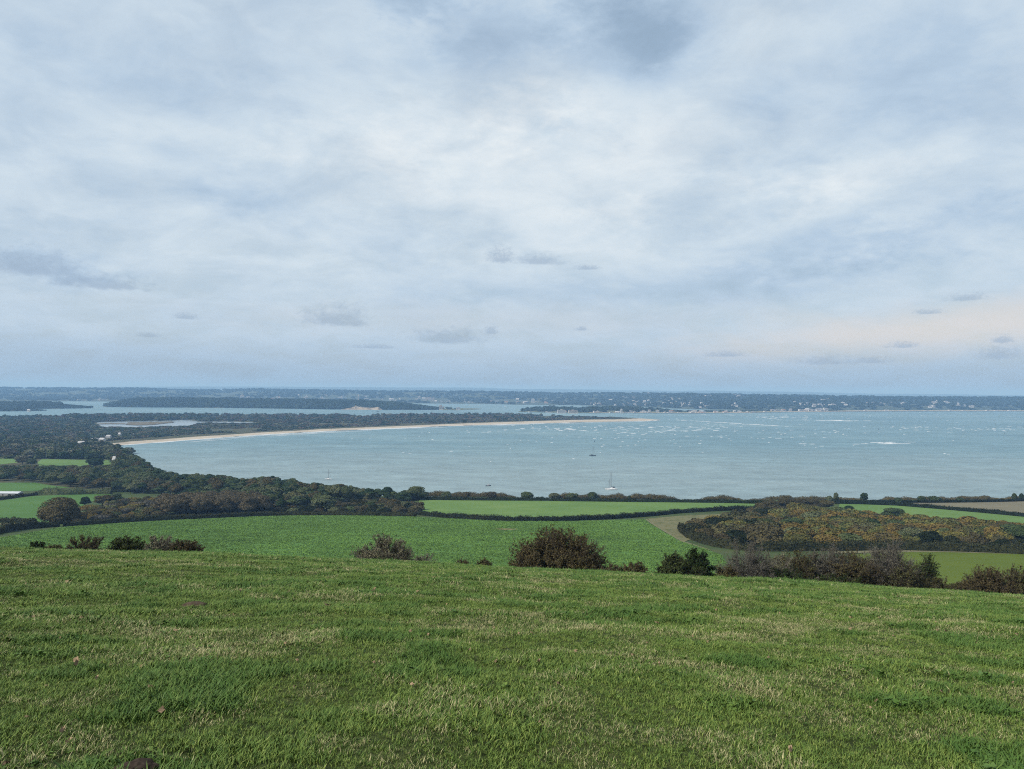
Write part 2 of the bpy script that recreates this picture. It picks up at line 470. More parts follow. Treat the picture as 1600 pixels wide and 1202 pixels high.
MAT_PASTURE = grass_field('pasture_soil', [(0.022, 0.032, 0.009), (0.038, 0.052, 0.014), (0.054, 0.070, 0.020), (0.080, 0.082, 0.032)], 0.45, None, 0.95, 0.6, 9.0)
MAT_ROUGH = grass_field('rough_ground', [(0.030, 0.036, 0.018), (0.048, 0.054, 0.026), (0.066, 0.062, 0.032), (0.056, 0.050, 0.032)], 0.02, None, 0.95, 0.3, 0.15)
MAT_BANK = grass_field('rough_grass_bank', [(0.030, 0.048, 0.016), (0.046, 0.068, 0.022), (0.070, 0.078, 0.032)], 0.05, None, 0.95, 0.22, 0.24)

# ---------------------------------------------------------------- terrain: one sheet from the camera to the far heath
ang = np.concatenate([np.linspace(-180, -60, 40, endpoint=False), np.linspace(-60, 60, 620, endpoint=False), np.linspace(60, 180, 40, endpoint=False)])
rad = np.concatenate([[0.4, 0.8, 1.2, 1.7, 2.2, 2.7], np.geomspace(3.2, 4000, 400)])
A, RR = np.meshgrid(np.radians(ang), rad)
TX, TY = RR * np.sin(A), RR * np.cos(A)
TZ = ground(TX, TY)
nr, na = TX.shape
V = np.stack([TX.ravel(), TY.ravel(), TZ.ravel()], -1)
V = np.vstack([V, [[0, 0, G(0.0, 0.0)]]])
i, j = np.meshgrid(np.arange(nr - 1), np.arange(na), indexing='ij')
j2 = (j + 1) % na
quads = np.stack([i * na + j, i * na + j2, (i + 1) * na + j2, (i + 1) * na + j], -1).reshape(-1, 4)[:, ::-1]
jj = np.arange(na); fan = np.stack([np.full(na, nr * na), (jj + 1) % na, jj], -1)
# keep only land and shallows
zq = V[quads][:, :, 2].max(1); keep = zq > -2.9; quads = quads[keep]
yq = V[quads][:, :, 1].mean(1)
mi = np.concatenate([(yq > 125).astype(int) * 2 - (yq > 700).astype(int), np.zeros(na, int)])
terr = link('ground', mesh_np('ground', V, [quads, fan], [MAT_PASTURE, MAT_ROUGH, MAT_BANK], True, mi))
tag(terr, 'sloping grass hillside running down to the low coast and heath', kind='structure')

# ---------------------------------------------------------------- sea
ms, b, bs = new_mat('sea_water')
g = b.node('ShaderNodeNewGeometry'); P = g.outputs['Position']
w1 = b.noise(b.v('MULTIPLY', P, (0.35, 1.0, 1)), 0.16, 5, 0.62); w2 = b.noise(b.v('MULTIPLY', P, (0.5, 1.0, 1)), 0.030, 4, 0.55)
big = b.noise(b.v('MULTIPLY', P, (0.45, 1.0, 1)), 0.0022, 5, 0.55, 0.6); med = b.noise(b.v('MULTIPLY', P, (0.22, 1.0, 1)), 0.012, 5, 0.6, 0.4)
x, y, z = b.sep(P)
f = b.m('ADD', b.m('MULTIPLY', big, 0.55), b.m('MULTIPLY', med, 0.45))
f = b.ss(f, 0.36, 0.64, 0, 1, 'LINEAR')
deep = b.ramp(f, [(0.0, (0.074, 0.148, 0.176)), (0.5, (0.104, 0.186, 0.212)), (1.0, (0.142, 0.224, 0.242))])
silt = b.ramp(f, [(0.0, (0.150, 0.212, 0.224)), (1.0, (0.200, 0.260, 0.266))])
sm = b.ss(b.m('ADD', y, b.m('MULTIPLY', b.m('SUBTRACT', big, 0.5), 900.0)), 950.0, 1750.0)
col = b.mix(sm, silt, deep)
wave_shade = b.ss(b.m('ADD', b.m('MULTIPLY', w2, 0.5), b.m('MULTIPLY', w1, 0.5)), 0.38, 0.62, 0.80, 1.18, 'LINEAR')  # light and dark of the wave faces, put into the water colour besides the bump
col = b.mix(1.0, col, b.comb(wave_shade, wave_shade, wave_shade), 'MULTIPLY')
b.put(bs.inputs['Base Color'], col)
bs.inputs['Roughness'].default_value = 0.42; bs.inputs['IOR'].default_value = 1.33; bs.inputs['Specular IOR Level'].default_value = 0.35
bp = b.node('ShaderNodeBump'); bp.inputs['Strength'].default_value = 1.0; bp.inputs['Distance'].default_value = 2.4
b.put(bp.inputs['Height'], b.m('ADD', w1, b.m('MULTIPLY', w2, 1.8))); b.l.new(bp.outputs[0], bs.inputs['Normal'])
sx = np.array([-70000, -9000, -3000, 0, 3000, 9000, 70000.0]); sy = np.array([-3000, 0, 600, 2000, 5000, 12000, 75000.0])
gx, gy = np.meshgrid(sx, sy); ii, j = np.meshgrid(np.arange(6), np.arange(6), indexing='ij')
qd = np.stack([ii * 7 + j, ii * 7 + j + 1, (ii + 1) * 7 + j + 1, (ii + 1) * 7 + j], -1).reshape(-1, 4)
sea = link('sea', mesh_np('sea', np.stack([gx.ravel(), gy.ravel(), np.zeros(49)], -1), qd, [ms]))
tag(sea, 'grey green sheltered sea of the bay and harbour', kind='structure')

# ---------------------------------------------------------------- haze in the air
hm = bpy.data.materials.new('haze_air'); hm.use_nodes = True; hm.node_tree.nodes.clear(); b = NB(hm.node_tree)
pv = b.node('ShaderNodeVolumePrincipled'); pv.inputs['Color'].default_value = (0.31, 0.565, 0.93, 1); pv.inputs['Density'].default_value = 1.0 / 9300
pv.inputs['Absorption Color'].default_value = (0.32, 0.32, 0.32, 1); pv.inputs['Anisotropy'].default_value = 0.0
ho = b.node('ShaderNodeOutputMaterial'); b.l.new(pv.outputs[0], ho.inputs['Volume'])
bm = bmesh.new(); bmesh.ops.create_cube(bm, size=1.0)
for v in bm.verts:
    v.co = Vector((v.co.x * 60000, 13000 + v.co.y * 34000, -5.0 if v.co.z < 0 else 215.0))
hzo = link('haze', bm_mesh('haze', bm, [hm])); tag(hzo, 'pale blue haze in the air over the bay', kind='stuff')


# ---------------------------------------------------------------- draped sheets (fields, beach)
def drape(name, poly, mat, off=0.15, step=6.0, label=None, zfun=None, kind='structure'):
    poly = np.asarray(poly, float)
    pts = []
    n = len(poly)
    for i in range(n):
        a, c = poly[i], poly[(i + 1) % n]; L = np.hypot(*(c - a)); k = max(1, int(L / step))
        for t in range(k): pts.append(a + (c - a) * t / k)
    nb = len(pts)
    mn, mxx = poly.min(0), poly.max(0)
    gx, gy = np.meshgrid(np.arange(mn[0], mxx[0], step), np.arange(mn[1], mxx[1], step))
    gx = gx.ravel() + rng.uniform(-.2, .2, gx.size) * step; gy = gy.ravel() + rng.uniform(-.2, .2, gy.size) * step
    ok = sdist(gx, gy, np.array(pts)) > step * 0.4
    allp = [Vector(p_) for p_ in pts] + [Vector((a, c)) for a, c in zip(gx[ok], gy[ok])]
    edges = [(i, (i + 1) % nb) for i in range(nb)]
    vo, eo, fo, *_ = delaunay_2d_cdt(allp, edges, [], 1, 1e-4)
    vo = np.array([(v.x, v.y) for v in vo])
    z = (zfun or ground)(vo[:, 0], vo[:, 1]) + off
    me = mesh_np(name, np.column_stack([vo, z]), np.array([f for f in fo if len(f) == 3]), [mat], True)
    bm = bmesh.new(); bm.from_mesh(me); bmesh.ops.recalc_face_normals(bm, faces=bm.faces)
    if sum(f.normal.z for f in bm.faces) < 0: bmesh.ops.reverse_faces(bm, faces=bm.faces)
    bm.to_mesh(me); bm.free()
    o = link(name, me); tag(o, label, kind=kind)
    return o


def H(lst, y0=200.0): return [hit(a, c, y0) for a, c in lst]


CROP = [(0.058, 0.112, 0.022), (0.060, 0.128, 0.026), (0.072, 0.148, 0.032), (0.095, 0.170, 0.044)]
bare1 = hit(791, 827.5)
f1_top = [(-90, 857), (0, 841), (60, 830.5), (100, 823.8), (200, 817), (300, 811.8), (400, 807.5), (470, 806), (560, 806), (650, 808), (720, 811.5), (800, 814.5), (880, 815), (950, 813.5), (1008, 812), (1021, 822), (1042, 834.5), (1062, 846), (1085, 853), (1110, 861), (1128, 869), (1137, 885)]
F1 = [tuple(h_) for h_ in H(f1_top)] + [pd(1150, 222), pd(700, 215), pd(0, 225), pd(-200, 290)]
m_crop = grass_field('green_crop', CROP, 0.03, (0.9, 3.0, 0.018), 0.9, 0.7, 0.75, [(bare1[0], bare1[1], 9, 6, (0.16, 0.12, 0.06))])
drape('crop_field', F1, m_crop, 0.15, 6, 'broad bright green crop field below the grassy brow')
# two worn wheel lines in the crop
m_track = plain('worn_wheeling', (0.030, 0.060, 0.024), 0.95, 0.1, 0.3, 0.5)
for a, c in (((653, 855), (678, 829)), ((663, 852), (668, 847))):
    p1, p2 = hit(*a), hit(*c); dd = (p2 - p1) / np.linalg.norm(p2 - p1); nn = np.array([-dd[1], dd[0]]) * 0.35
    drape('wheel_track', [p1 - nn, p2 - nn, p2 + nn, p1 + nn], m_track, 0.22, 3, 'dark wheel track worn into the green crop')
MEADOW = [(0.062, 0.119, 0.027), (0.083, 0.147, 0.037), (0.103, 0.169, 0.045), (0.122, 0.181, 0.055)]
m_meadow = grass_field('upper_meadow', MEADOW, 0.02, (1.5, 9.0, 0.02), 0.9, 0.3, 0.3)
F2 = H([(655, 781.5), (720, 782.3), (850, 783), (1000, 785), (1140, 786.5), (1190, 788), (1180, 793), (1130, 797), (1060, 801.5), (1010, 807), (950, 811), (880, 814), (800, 814), (760, 813), (700, 809.5), (655, 804.5)])
drape('clifftop_field', F2, m_meadow, 0.15, 6, 'pale green field along the cliff top beside the sea')
m_left = grass_field('left_meadow', [(0.042, 0.096, 0.018), (0.056, 0.122, 0.026), (0.074, 0.140, 0.034)], 0.02, None, 0.9, 0.3, 0.35)
F3 = H([(-110, 800), (0, 783), (50, 775.8), (110, 773), (170, 771.8), (180, 776), (135, 786), (112, 803), (74, 819), (40, 814), (0, 814), (-110, 818)])
drape('hedged_meadow', F3, m_left, 0.15, 6, 'green meadow behind the dome shaped oak on the left')
F4 = H([(-110, 756), (0, 754.5), (55, 754.5), (82, 759), (110, 762), (60, 767), (0, 769), (-110, 771)])
drape('upper_paddock', F4, m_left, 0.15, 6, 'green paddock above the long white roofed shed')
F5b = H([(-60, 713), (10, 713.5), (38, 716.5), (40, 722), (0, 726), (-60, 726)])
drape('village_lawn', F5b, m_meadow, 0.15, 10, 'small patch of green lawn in the wood at the left edge')
F5 = H([(66, 717.6), (110, 718.5), (178, 719.5), (179, 725), (150, 729), (62, 729), (58, 723)])
drape('village_lawn', F5, m_meadow, 0.15, 10, 'strip of pale green lawn between the woods near the village')
F6 = H([(1312, 787), (1400, 790.5), (1480, 797), (1600, 808), (1720, 820), (1720, 834), (1600, 824), (1500, 817), (1400, 808), (1310, 797)])
drape('sloping_field', F6, m_meadow, 0.15, 6, 'green field beyond the autumn scrub on the right')
m_stub = grass_field('stubble', [(0.105, 0.098, 0.062), (0.135, 0.122, 0.078), (0.160, 0.142, 0.092)], 0.02, (0.3, 7.0, 0.03), 0.95, 0.4, 0.3)
F7 = H([(1385, 784.5), (1450, 784.5), (1540, 783.5), (1700, 781), (1700, 815), (1600, 805.5), (1480, 794), (1420, 789)])
drape('stubble_field', F7, m_stub, 0.15, 6, 'pale brown stubble field near the cliff edge on the right')
m_low = grass_field('low_field', [(0.060, 0.088, 0.008), (0.076, 0.106, 0.011), (0.092, 0.120, 0.015)], 0.02, None, 0.9, 0.25, 0.4)
F8 = [tuple(h_) for h_ in H([(1330, 867), (1400, 863.2), (1480, 863.5), (1600, 866.5), (1760, 872)], 170)] + [pd(1760, 205), pd(1500, 195), pd(1320, 200)]
drape('lower_field', F8, m_low, 0.15, 6, 'smooth olive green field below the dark hedge on the right')
m_margin = grass_field('dry_grass_margin', [(0.08, 0.085, 0.040), (0.135, 0.128, 0.070), (0.185, 0.170, 0.105)], 0.25, None, 0.95, 0.4, 1.0)
F8m = [tuple(h_) for h_ in H([(1300, 862.5), (1400, 860.3), (1480, 860.6), (1600, 864), (1760, 869.5), (1760, 872), (1600, 866.6), (1480, 863.6), (1400, 863.4), (1300, 866)], 170)]
drape('pale_field_margin', F8m, m_margin, 0.2, 4, 'strip of bleached grass along the dark hedge')
m_rough9 = grass_field('bleached_rough', [(0.046, 0.064, 0.020), (0.085, 0.092, 0.036), (0.150, 0.138, 0.072), (0.066, 0.082, 0.028), (0.12, 0.112, 0.056)], 0.11, None, 0.95, 0.8, 0.6)
F9 = H([(1012, 811), (1060, 806.6), (1130, 803.5), (1200, 802), (1215, 818), (1150, 828), (1090, 840), (1066, 848), (1044, 835), (1023, 822)])
drape('rough_corner', F9, m_rough9, 0.2, 5, 'triangle of bleached rough grass beside the autumn scrub')
tr = H([(1008, 812), (1022, 822), (1043, 834.5), (1063, 846.5), (1086, 853.5), (1111, 861.5), (1111, 860.3), (1086, 852.2), (1064.5, 845.2), (1044.5, 833.4), (1023.5, 820.8), (1010.5, 811.5)])
drape('pale_field_margin', tr, m_margin, 0.26, 4, 'pale trodden margin between the crop and the rough corner')
tk = H([(-60, 817.2), (0, 818), (45, 817.5), (72, 819), (72, 820.3), (45, 819.6), (0, 820.2), (-60, 819.4)])
drape('farm_track', tk, m_margin, 0.2, 4, 'thin pale farm track below the left meadow')

# beach of pale sand
m_sand = grass_field('beach_sand', [(0.24, 0.20, 0.15), (0.33, 0.285, 0.22), (0.40, 0.35, 0.275), (0.30, 0.26, 0.19)], 0.012, None, 0.95, 0.2, 0.08)
up_px = [(1033, 655.5), (1020, 654.7), (1000, 654.2), (960, 656.0), (900, 656.6), (800, 659.7), (700, 662.9), (600, 666.6), (500, 670.7), (400, 676), (300, 682.6), (250, 686.4), (200, 690.2), (176, 692.5)]
dn_px = [(178, 697), (200, 694.6), (230, 692.4), (300, 687), (400, 679.8), (500, 674.2), (600, 669.6), (700, 665.8), (800, 662.7), (900, 660.0), (960, 658.8), (1000, 658.0), (1025, 657.0)]
BEACH = [tuple(sea_pt(a, c, 0.6)) for a, c in dn_px] + [tuple(sea_pt(a, c, 2.5)) for a, c in up_px]
drape('beach', BEACH, m_sand, 0.25, 14, 'long curved beach of pale sand', zfun=lambda x, y: np.maximum(ground(x, y), 0.3))
wv = [tuple(sea_pt(a, c)) for a, c in dn_px]

# lake behind the dunes
mlk, b, bs = new_mat('lake_water'); bs.inputs['Base Color'].default_value = (0.17, 0.21, 0.23, 1); bs.inputs['Roughness'].default_value = 0.2
g = b.node('ShaderNodeNewGeometry'); bp = b.node('ShaderNodeBump'); bp.inputs['Strength'].default_value = 0.3
b.put(bp.inputs['Height'], b.noise(g.outputs['Position'], 0.3, 3)); b.l.new(bp.outputs[0], bs.inputs['Normal'])
drape('lake', LAKE, mlk, 2.2, 40, 'pale shallow lake behind the dunes', zfun=lambda x, y: np.zeros(len(x)))
m_reed = plain('reed_bed', (0.115, 0.098, 0.062), 0.95, 0.1, 0.3, 0.03)
for nm, px in (('reed_bank', [(150, 662.2), (172, 661.4), (196, 661.9), (196, 663), (172, 662.8), (152, 663.2)]), ('reed_bank', [(196, 663.8), (200, 660.3), (235, 659.8), (268, 658.9), (273, 660.2), (262, 661.4), (240, 664), (215, 664.8)])):
    drape(nm, [tuple(sea_pt(a, c, 2.6)) for a, c in px], m_reed, 2.9, 15, 'tan reed bank lying in the lake', zfun=lambda x, y: 0.8 * fbm(x / 20, y / 20, 5, 3))


# ---------------------------------------------------------------- vegetation builders
def ico(sub):
    bm = bmesh.new(); bmesh.ops.create_icosphere(bm, subdivisions=sub, radius=1.0)
    v = np.array([w.co[:] for w in bm.verts]); f = np.array([[w.index for w in q.verts] for q in bm.faces]); bm.free()
    return v, f


ICO1, ICO2 = ico(1), ico(2)


def leaf_quads(P, N, size, r, tilt=0.7, slim=1.0):
    """irregular quads at P facing roughly N"""
    n = len(P)
    N = N + r.normal(0, tilt, (n, 3)); N /= np.linalg.norm(N, axis=1)[:, None] + 1e-9
    T = np.cross(N, r.normal(0, 1, (n, 3))); T /= np.linalg.norm(T, axis=1)[:, None] + 1e-9
    B = np.cross(N, T)
    s = (size * r.uniform(0.6, 1.4, n))[:, None]
    q = []
    for a, c in ((-1, -1), (1, -1), (1, 1), (-1, 1)):
        q.append(P + T * s * a * slim * r.uniform(0.35, 1.0, (n, 1)) * 0.5 + B * s * c * r.uniform(0.35, 1.0, (n, 1)) * 0.5)
    v = np.stack(q, 1).reshape(-1, 3)
    return v, np.arange(n * 4).reshape(-1, 4)


def crown(name, lobes, nq, size, mat, seed, core=0.84, tilt=0.7, sub=2, zmin=-0.45):
    r = np.random.default_rng(seed); lobes = np.array(lobes, float)
    area = (lobes[:, 3] * lobes[:, 4] + lobes[:, 3] * lobes[:, 5]); pick = r.choice(len(lobes), nq * 2, p=area / area.sum())
    d = r.normal(0, 1, (nq * 2, 3)); d /= np.linalg.norm(d, axis=1)[:, None]
    d[:, 2] = np.where(d[:, 2] < zmin, -d[:, 2], d[:, 2])
    c, rr = lobes[pick, :3], lobes[pick, 3:]
    P = c + rr * d * r.uniform(0.84, 1.08, (nq * 2, 1))
    ok = np.ones(len(P), bool)
    for l in range(len(lobes)):
        q = np.linalg.norm((P - lobes[l, :3]) / lobes[l, 3:], axis=1); ok &= (q > 0.86) | (pick == l)
    P, N = P[ok][:nq], (d / rr)[ok][:nq]; N /= np.linalg.norm(N, axis=1)[:, None]
    v, f = leaf_quads(P, N, size, r, tilt)
    vs, fs, base = [v], [f], len(v)
    tris = []
    if core:
        iv, jf = ICO2 if sub == 2 else ICO1
        for l in lobes:
            k = 1 + r.normal(0, 0.06, (len(iv), 1))
            vs.append(l[:3] + iv * k * l[3:] * core); tris.append(jf + base); base += len(iv)
    faces = [f] + ([np.vstack(tris)] if tris else [])
    return mesh_np(name, np.vstack(vs), faces, [mat])


def lobes_round(r, n, w, h, z0, flat=1.0):
    out = [(0, 0, z0 + h * 0.5, w * 0.40, w * 0.40, h * 0.46)]
    for i in range(n):
        a = 2 * math.pi * (i + r.uniform(-.3, .3)) / n; q = r.uniform(0.2, 0.34) * w
        s = r.uniform(0.19, 0.30) * w
        out.append((math.cos(a) * q, math.sin(a) * q, z0 + h * r.uniform(0.25, 0.78), s, s, s * r.uniform(0.65, 0.9) * flat))
    for i in range(n // 2):
        q = r.uniform(0, 0.2) * w; a = r.uniform(0, 6.28); s = r.uniform(0.15, 0.24) * w
        out.append((math.cos(a) * q, math.sin(a) * q, z0 + h * r.uniform(0.75, 0.95), s, s, s * 0.7 * flat))
    return out


def tube_arr(paths, radii, sides=3):
    """paths: (N,K,3), radii (N,K) -> verts, quads"""
    paths = np.asarray(paths, float); N, K, _ = paths.shape
    T = np.gradient(paths, axis=1); T /= np.linalg.norm(T, axis=2)[:, :, None] + 1e-9
    ref = np.where(np.abs(T[..., 2:3]) > 0.9, np.array([1.0, 0, 0]), np.array([0, 0, 1.0]))
    A_ = np.cross(T, ref); A_ /= np.linalg.norm(A_, axis=2)[:, :, None] + 1e-9; B_ = np.cross(T, A_)
    th = np.arange(sides) * 2 * math.pi / sides
    v = paths[:, :, None, :] + radii[:, :, None, None] * (np.cos(th)[None, None, :, None] * A_[:, :, None, :] + np.sin(th)[None, None, :, None] * B_[:, :, None, :])
    n_, k_, s_ = np.meshgrid(np.arange(N), np.arange(K - 1), np.arange(sides), indexing='ij')
    id_ = lambda a, k, s: a * K * sides + k * sides + s % sides
    f = np.stack([id_(n_, k_, s_), id_(n_, k_, s_ + 1), id_(n_, k_ + 1, s_ + 1), id_(n_, k_ + 1, s_)], -1).reshape(-1, 4)
    return v.reshape(-1, 3), f


def trunk_mesh(name, h, rad_, r, limbs=5, spread=0.3, w=6.0):
    t = np.linspace(0, 1, 6)
    P = [np.stack([r.normal(0, 0.02 * h) * t, r.normal(0, 0.02 * h) * t, t * h * 0.8], -1)]; RA = [rad_ * (1 - 0.75 * t)]
    for i in range(limbs):
        a = 2 * math.pi * i / limbs + r.uniform(-.4, .4); z0 = h * r.uniform(0.25, 0.5); L = w * r.uniform(.25, .4)
        P.append(np.stack([math.cos(a) * L * t, math.sin(a) * L * t, z0 + (h * r.uniform(.7, .9) - z0) * t ** 0.8], -1)); RA.append(rad_ * 0.5 * (1 - 0.8 * t))
    v, f = tube_arr(np.array(P), np.array(RA), 6)
    return mesh_np(name, v, f, [BARK], True)


# unit trees: about 10 m tall, 10 m wide
TREE = {}
for k in range(4):
    r = np.random.default_rng(100 + k)
    TREE['round', k] = (crown('crown', lobes_round(r, 8, 10.5, 7.2, 2.4), 2000, 0.70, FOL['broadleaf'], 200 + k, 0.84, 0.45), trunk_mesh('trunk', 8.5, 0.38, r, 5, 0.3, 9))
for k in range(3):
    r = np.random.default_rng(120 + k)
    L = []
    for i in range(10):
        a = r.uniform(0, 6.28); q = r.uniform(0.5, 4.2); s = r.uniform(1.5, 2.5)
        L.append((math.cos(a) * q, math.sin(a) * q, r.uniform(5.2, 9.2) - q * 0.35, s * 1.15, s * 1.15, s * 0.52))
    L.append((0, 0, 6.8, 3.4, 3.4, 2.0)); L.append((0, 0, 8.9, 2.2, 2.2, 1.1))
    TREE['pine', k] = (crown('crown', L, 2000, 0.60, FOL['evergreen'], 220 + k, 0.84, 0.45), trunk_mesh('trunk', 9.0, 0.36, r, 6, 0.3, 9))
for k in range(3):
    r = np.random.default_rng(140 + k)
    TREE['dome', k] = (crown('crown', lobes_round(r, 9, 10.5, 8.6, 0.9, 0.9), 2600, 0.48, FOL['brown'], 240 + k, 0.80, 0.7), trunk_mesh('trunk', 8.5, 0.34, r, 7, 0.3, 9))
Ld = [(0, 0, 4.4, 4.4, 4.2, 4.6), (-2.6, 0, 3.2, 2.6, 2.8, 2.3), (2.4, 0.2, 3.6, 2.5, 2.8, 2.7), (-3.7, 0, 2.4, 1.4, 1.8, 1.1), (3.6, 0, 2.6, 1.5, 1.8, 1.6), (-1.2, -1.5, 5.5, 2.4, 2.2, 2.4), (1.3, -1.4, 6.0, 2.2, 2.2, 2.5), (0, -2.6, 3.4, 2.4, 2.0, 2.2), (0, 2.4, 3.6, 2.6, 2.2, 2.6), (-2, -2.2, 2.6, 1.8, 1.6, 1.7), (2.2, -2.2, 2.4, 1.8, 1.6, 1.7)]
TREE['bigdome', 0] = (crown('crown', Ld, 5200, 0.34, FOL['brown'], 259, 0.82, 0.75, 2, -0.8), trunk_mesh('trunk', 7.0, 0.4, np.random.default_rng(5), 7, 0.3, 9))
SHRUB = {}
for k in range(5):   # mounds about 8 m wide, 4.5 m tall
    r = np.random.default_rng(160 + k)
    L = [(0, 0, 1.7, 3.2, 3.0, 2.2)]
    for i in range(8):
        a = r.uniform(0, 6.28); q = r.uniform(1.2, 2.9); s = r.uniform(1.0, 1.8)
        L.append((math.cos(a) * q, math.sin(a) * q, r.uniform(0.8, 3.1), s, s, s * 0.8))
    SHRUB[k] = (crown('foliage', L, 1500, 0.50, FOL['autumn'], 260 + k, 0.82, 0.55), trunk_mesh('stem', 3.0, 0.12, r, 5, 0.3, 5))


def place_tree(name, form, x, y, h, w, mat, label, cat, group=None, z=None, rz=None):
    src = TREE[form] if isinstance(form, tuple) else SHRUB[form]
    sw, sh = (10.5, 10.0) if isinstance(form, tuple) else (8.0, 4.2)
    root = empty(name, (x, y, (G(x, y) if z is None else z) - 0.15), random.uniform(0, 6.28) if rz is None else rz, (w / sw, w / sw * random.uniform(.92, 1.08), h / sh))
    label = label.replace('near the top of the autumn scrub', 'atop the autumn scrub').replace('in the front row of the autumn scrub', 'fronting the autumn scrub') if len(label.split()) > 16 else label
    if len(label.split()) > 16: print('LONG', label)
    tag(root, label, cat, group)
    for me in src:
        o = link(me.name.split('.')[0], me, root)
        if me is src[0] and mat is not None:
            o.material_slots[0].link = 'OBJECT'; o.material_slots[0].material = FOL[mat]
    return root


# ---------------------------------------------------------------- instanced stuff
def instancer(name, pts, rotz, scl, idx, meshes, label, kind='stuff', extra=None, tilt=None):
    coll = bpy.data.collections.new(name + '_sources')
    for q, me in enumerate(meshes):
        o = bpy.data.objects.new(f'{name}_source_{q:02d}', me); coll.objects.link(o)
    pts = np.asarray(pts, np.float32); n = len(pts)
    me = bpy.data.meshes.new(name); me.vertices.add(n); me.vertices.foreach_set('co', pts.ravel())
    scl = np.asarray(scl, np.float32)
    if scl.ndim == 1: scl = np.repeat(scl[:, None], 3, 1)
    a = me.attributes.new('scl', 'FLOAT_VECTOR', 'POINT'); a.data.foreach_set('vector', scl.ravel())
    rot = np.zeros((n, 3), np.float32); rot[:, 2] = rotz
    if tilt is not None: rot[:, :2] = tilt
    a = me.attributes.new('rot', 'FLOAT_VECTOR', 'POINT'); a.data.foreach_set('vector', rot.ravel())
    a = me.attributes.new('idx', 'INT', 'POINT'); a.data.foreach_set('value', np.asarray(idx, np.int32))
    for k, v in (extra or {}).items():
        a = me.attributes.new(k, 'FLOAT', 'POINT'); a.data.foreach_set('value', np.asarray(v, np.float32))
    o = link(name, me); tag(o, label, kind=kind)
    ng = bpy.data.node_groups.new(name + '_scatter', 'GeometryNodeTree')
    ng.interface.new_socket('Geometry', in_out='INPUT', socket_type='NodeSocketGeometry'); ng.interface.new_socket('Geometry', in_out='OUTPUT', socket_type='NodeSocketGeometry')
    N_ = ng.nodes; gi = N_.new('NodeGroupInput'); go = N_.new('NodeGroupOutput'); ip = N_.new('GeometryNodeInstanceOnPoints'); ci = N_.new('GeometryNodeCollectionInfo')
    ci.inputs[0].default_value = coll; ci.inputs['Separate Children'].default_value = True; ci.inputs['Reset Children'].default_value = True
    ip.inputs['Pick Instance'].default_value = True

    def attr(nm, typ):
        q = N_.new('GeometryNodeInputNamedAttribute'); q.data_type = typ; q.inputs[0].default_value = nm; return q.outputs[0]
    e2r = N_.new('FunctionNodeEulerToRotation')
    Lk = ng.links.new
    Lk(gi.outputs[0], ip.inputs['Points']); Lk(ci.outputs[0], ip.inputs['Instance']); Lk(attr('idx', 'INT'), ip.inputs['Instance Index'])
    Lk(attr('rot', 'FLOAT_VECTOR'), e2r.inputs[0]); Lk(e2r.outputs[0], ip.inputs['Rotation']); Lk(attr('scl', 'FLOAT_VECTOR'), ip.inputs['Scale']); Lk(ip.outputs[0], go.inputs[0])
    md = o.modifiers.new('scatter', 'NODES'); md.node_group = ng
    return o


def scatter_in(poly, spacing, jitter=0.5):
    poly = np.asarray(poly, float); mn, mxx = poly.min(0), poly.max(0)
    gx, gy = np.meshgrid(np.arange(mn[0], mxx[0], spacing), np.arange(mn[1], mxx[1], spacing * 0.87))
    gx = gx + (np.arange(gx.shape[0]) % 2)[:, None] * spacing * 0.5
    gx = gx.ravel() + rng.uniform(-jitter, jitter, gx.size) * spacing; gy = gy.ravel() + rng.uniform(-jitter, jitter, gy.size) * spacing
    ok = inside(gx, gy, poly)
    return np.stack([gx[ok], gy[ok]], -1)


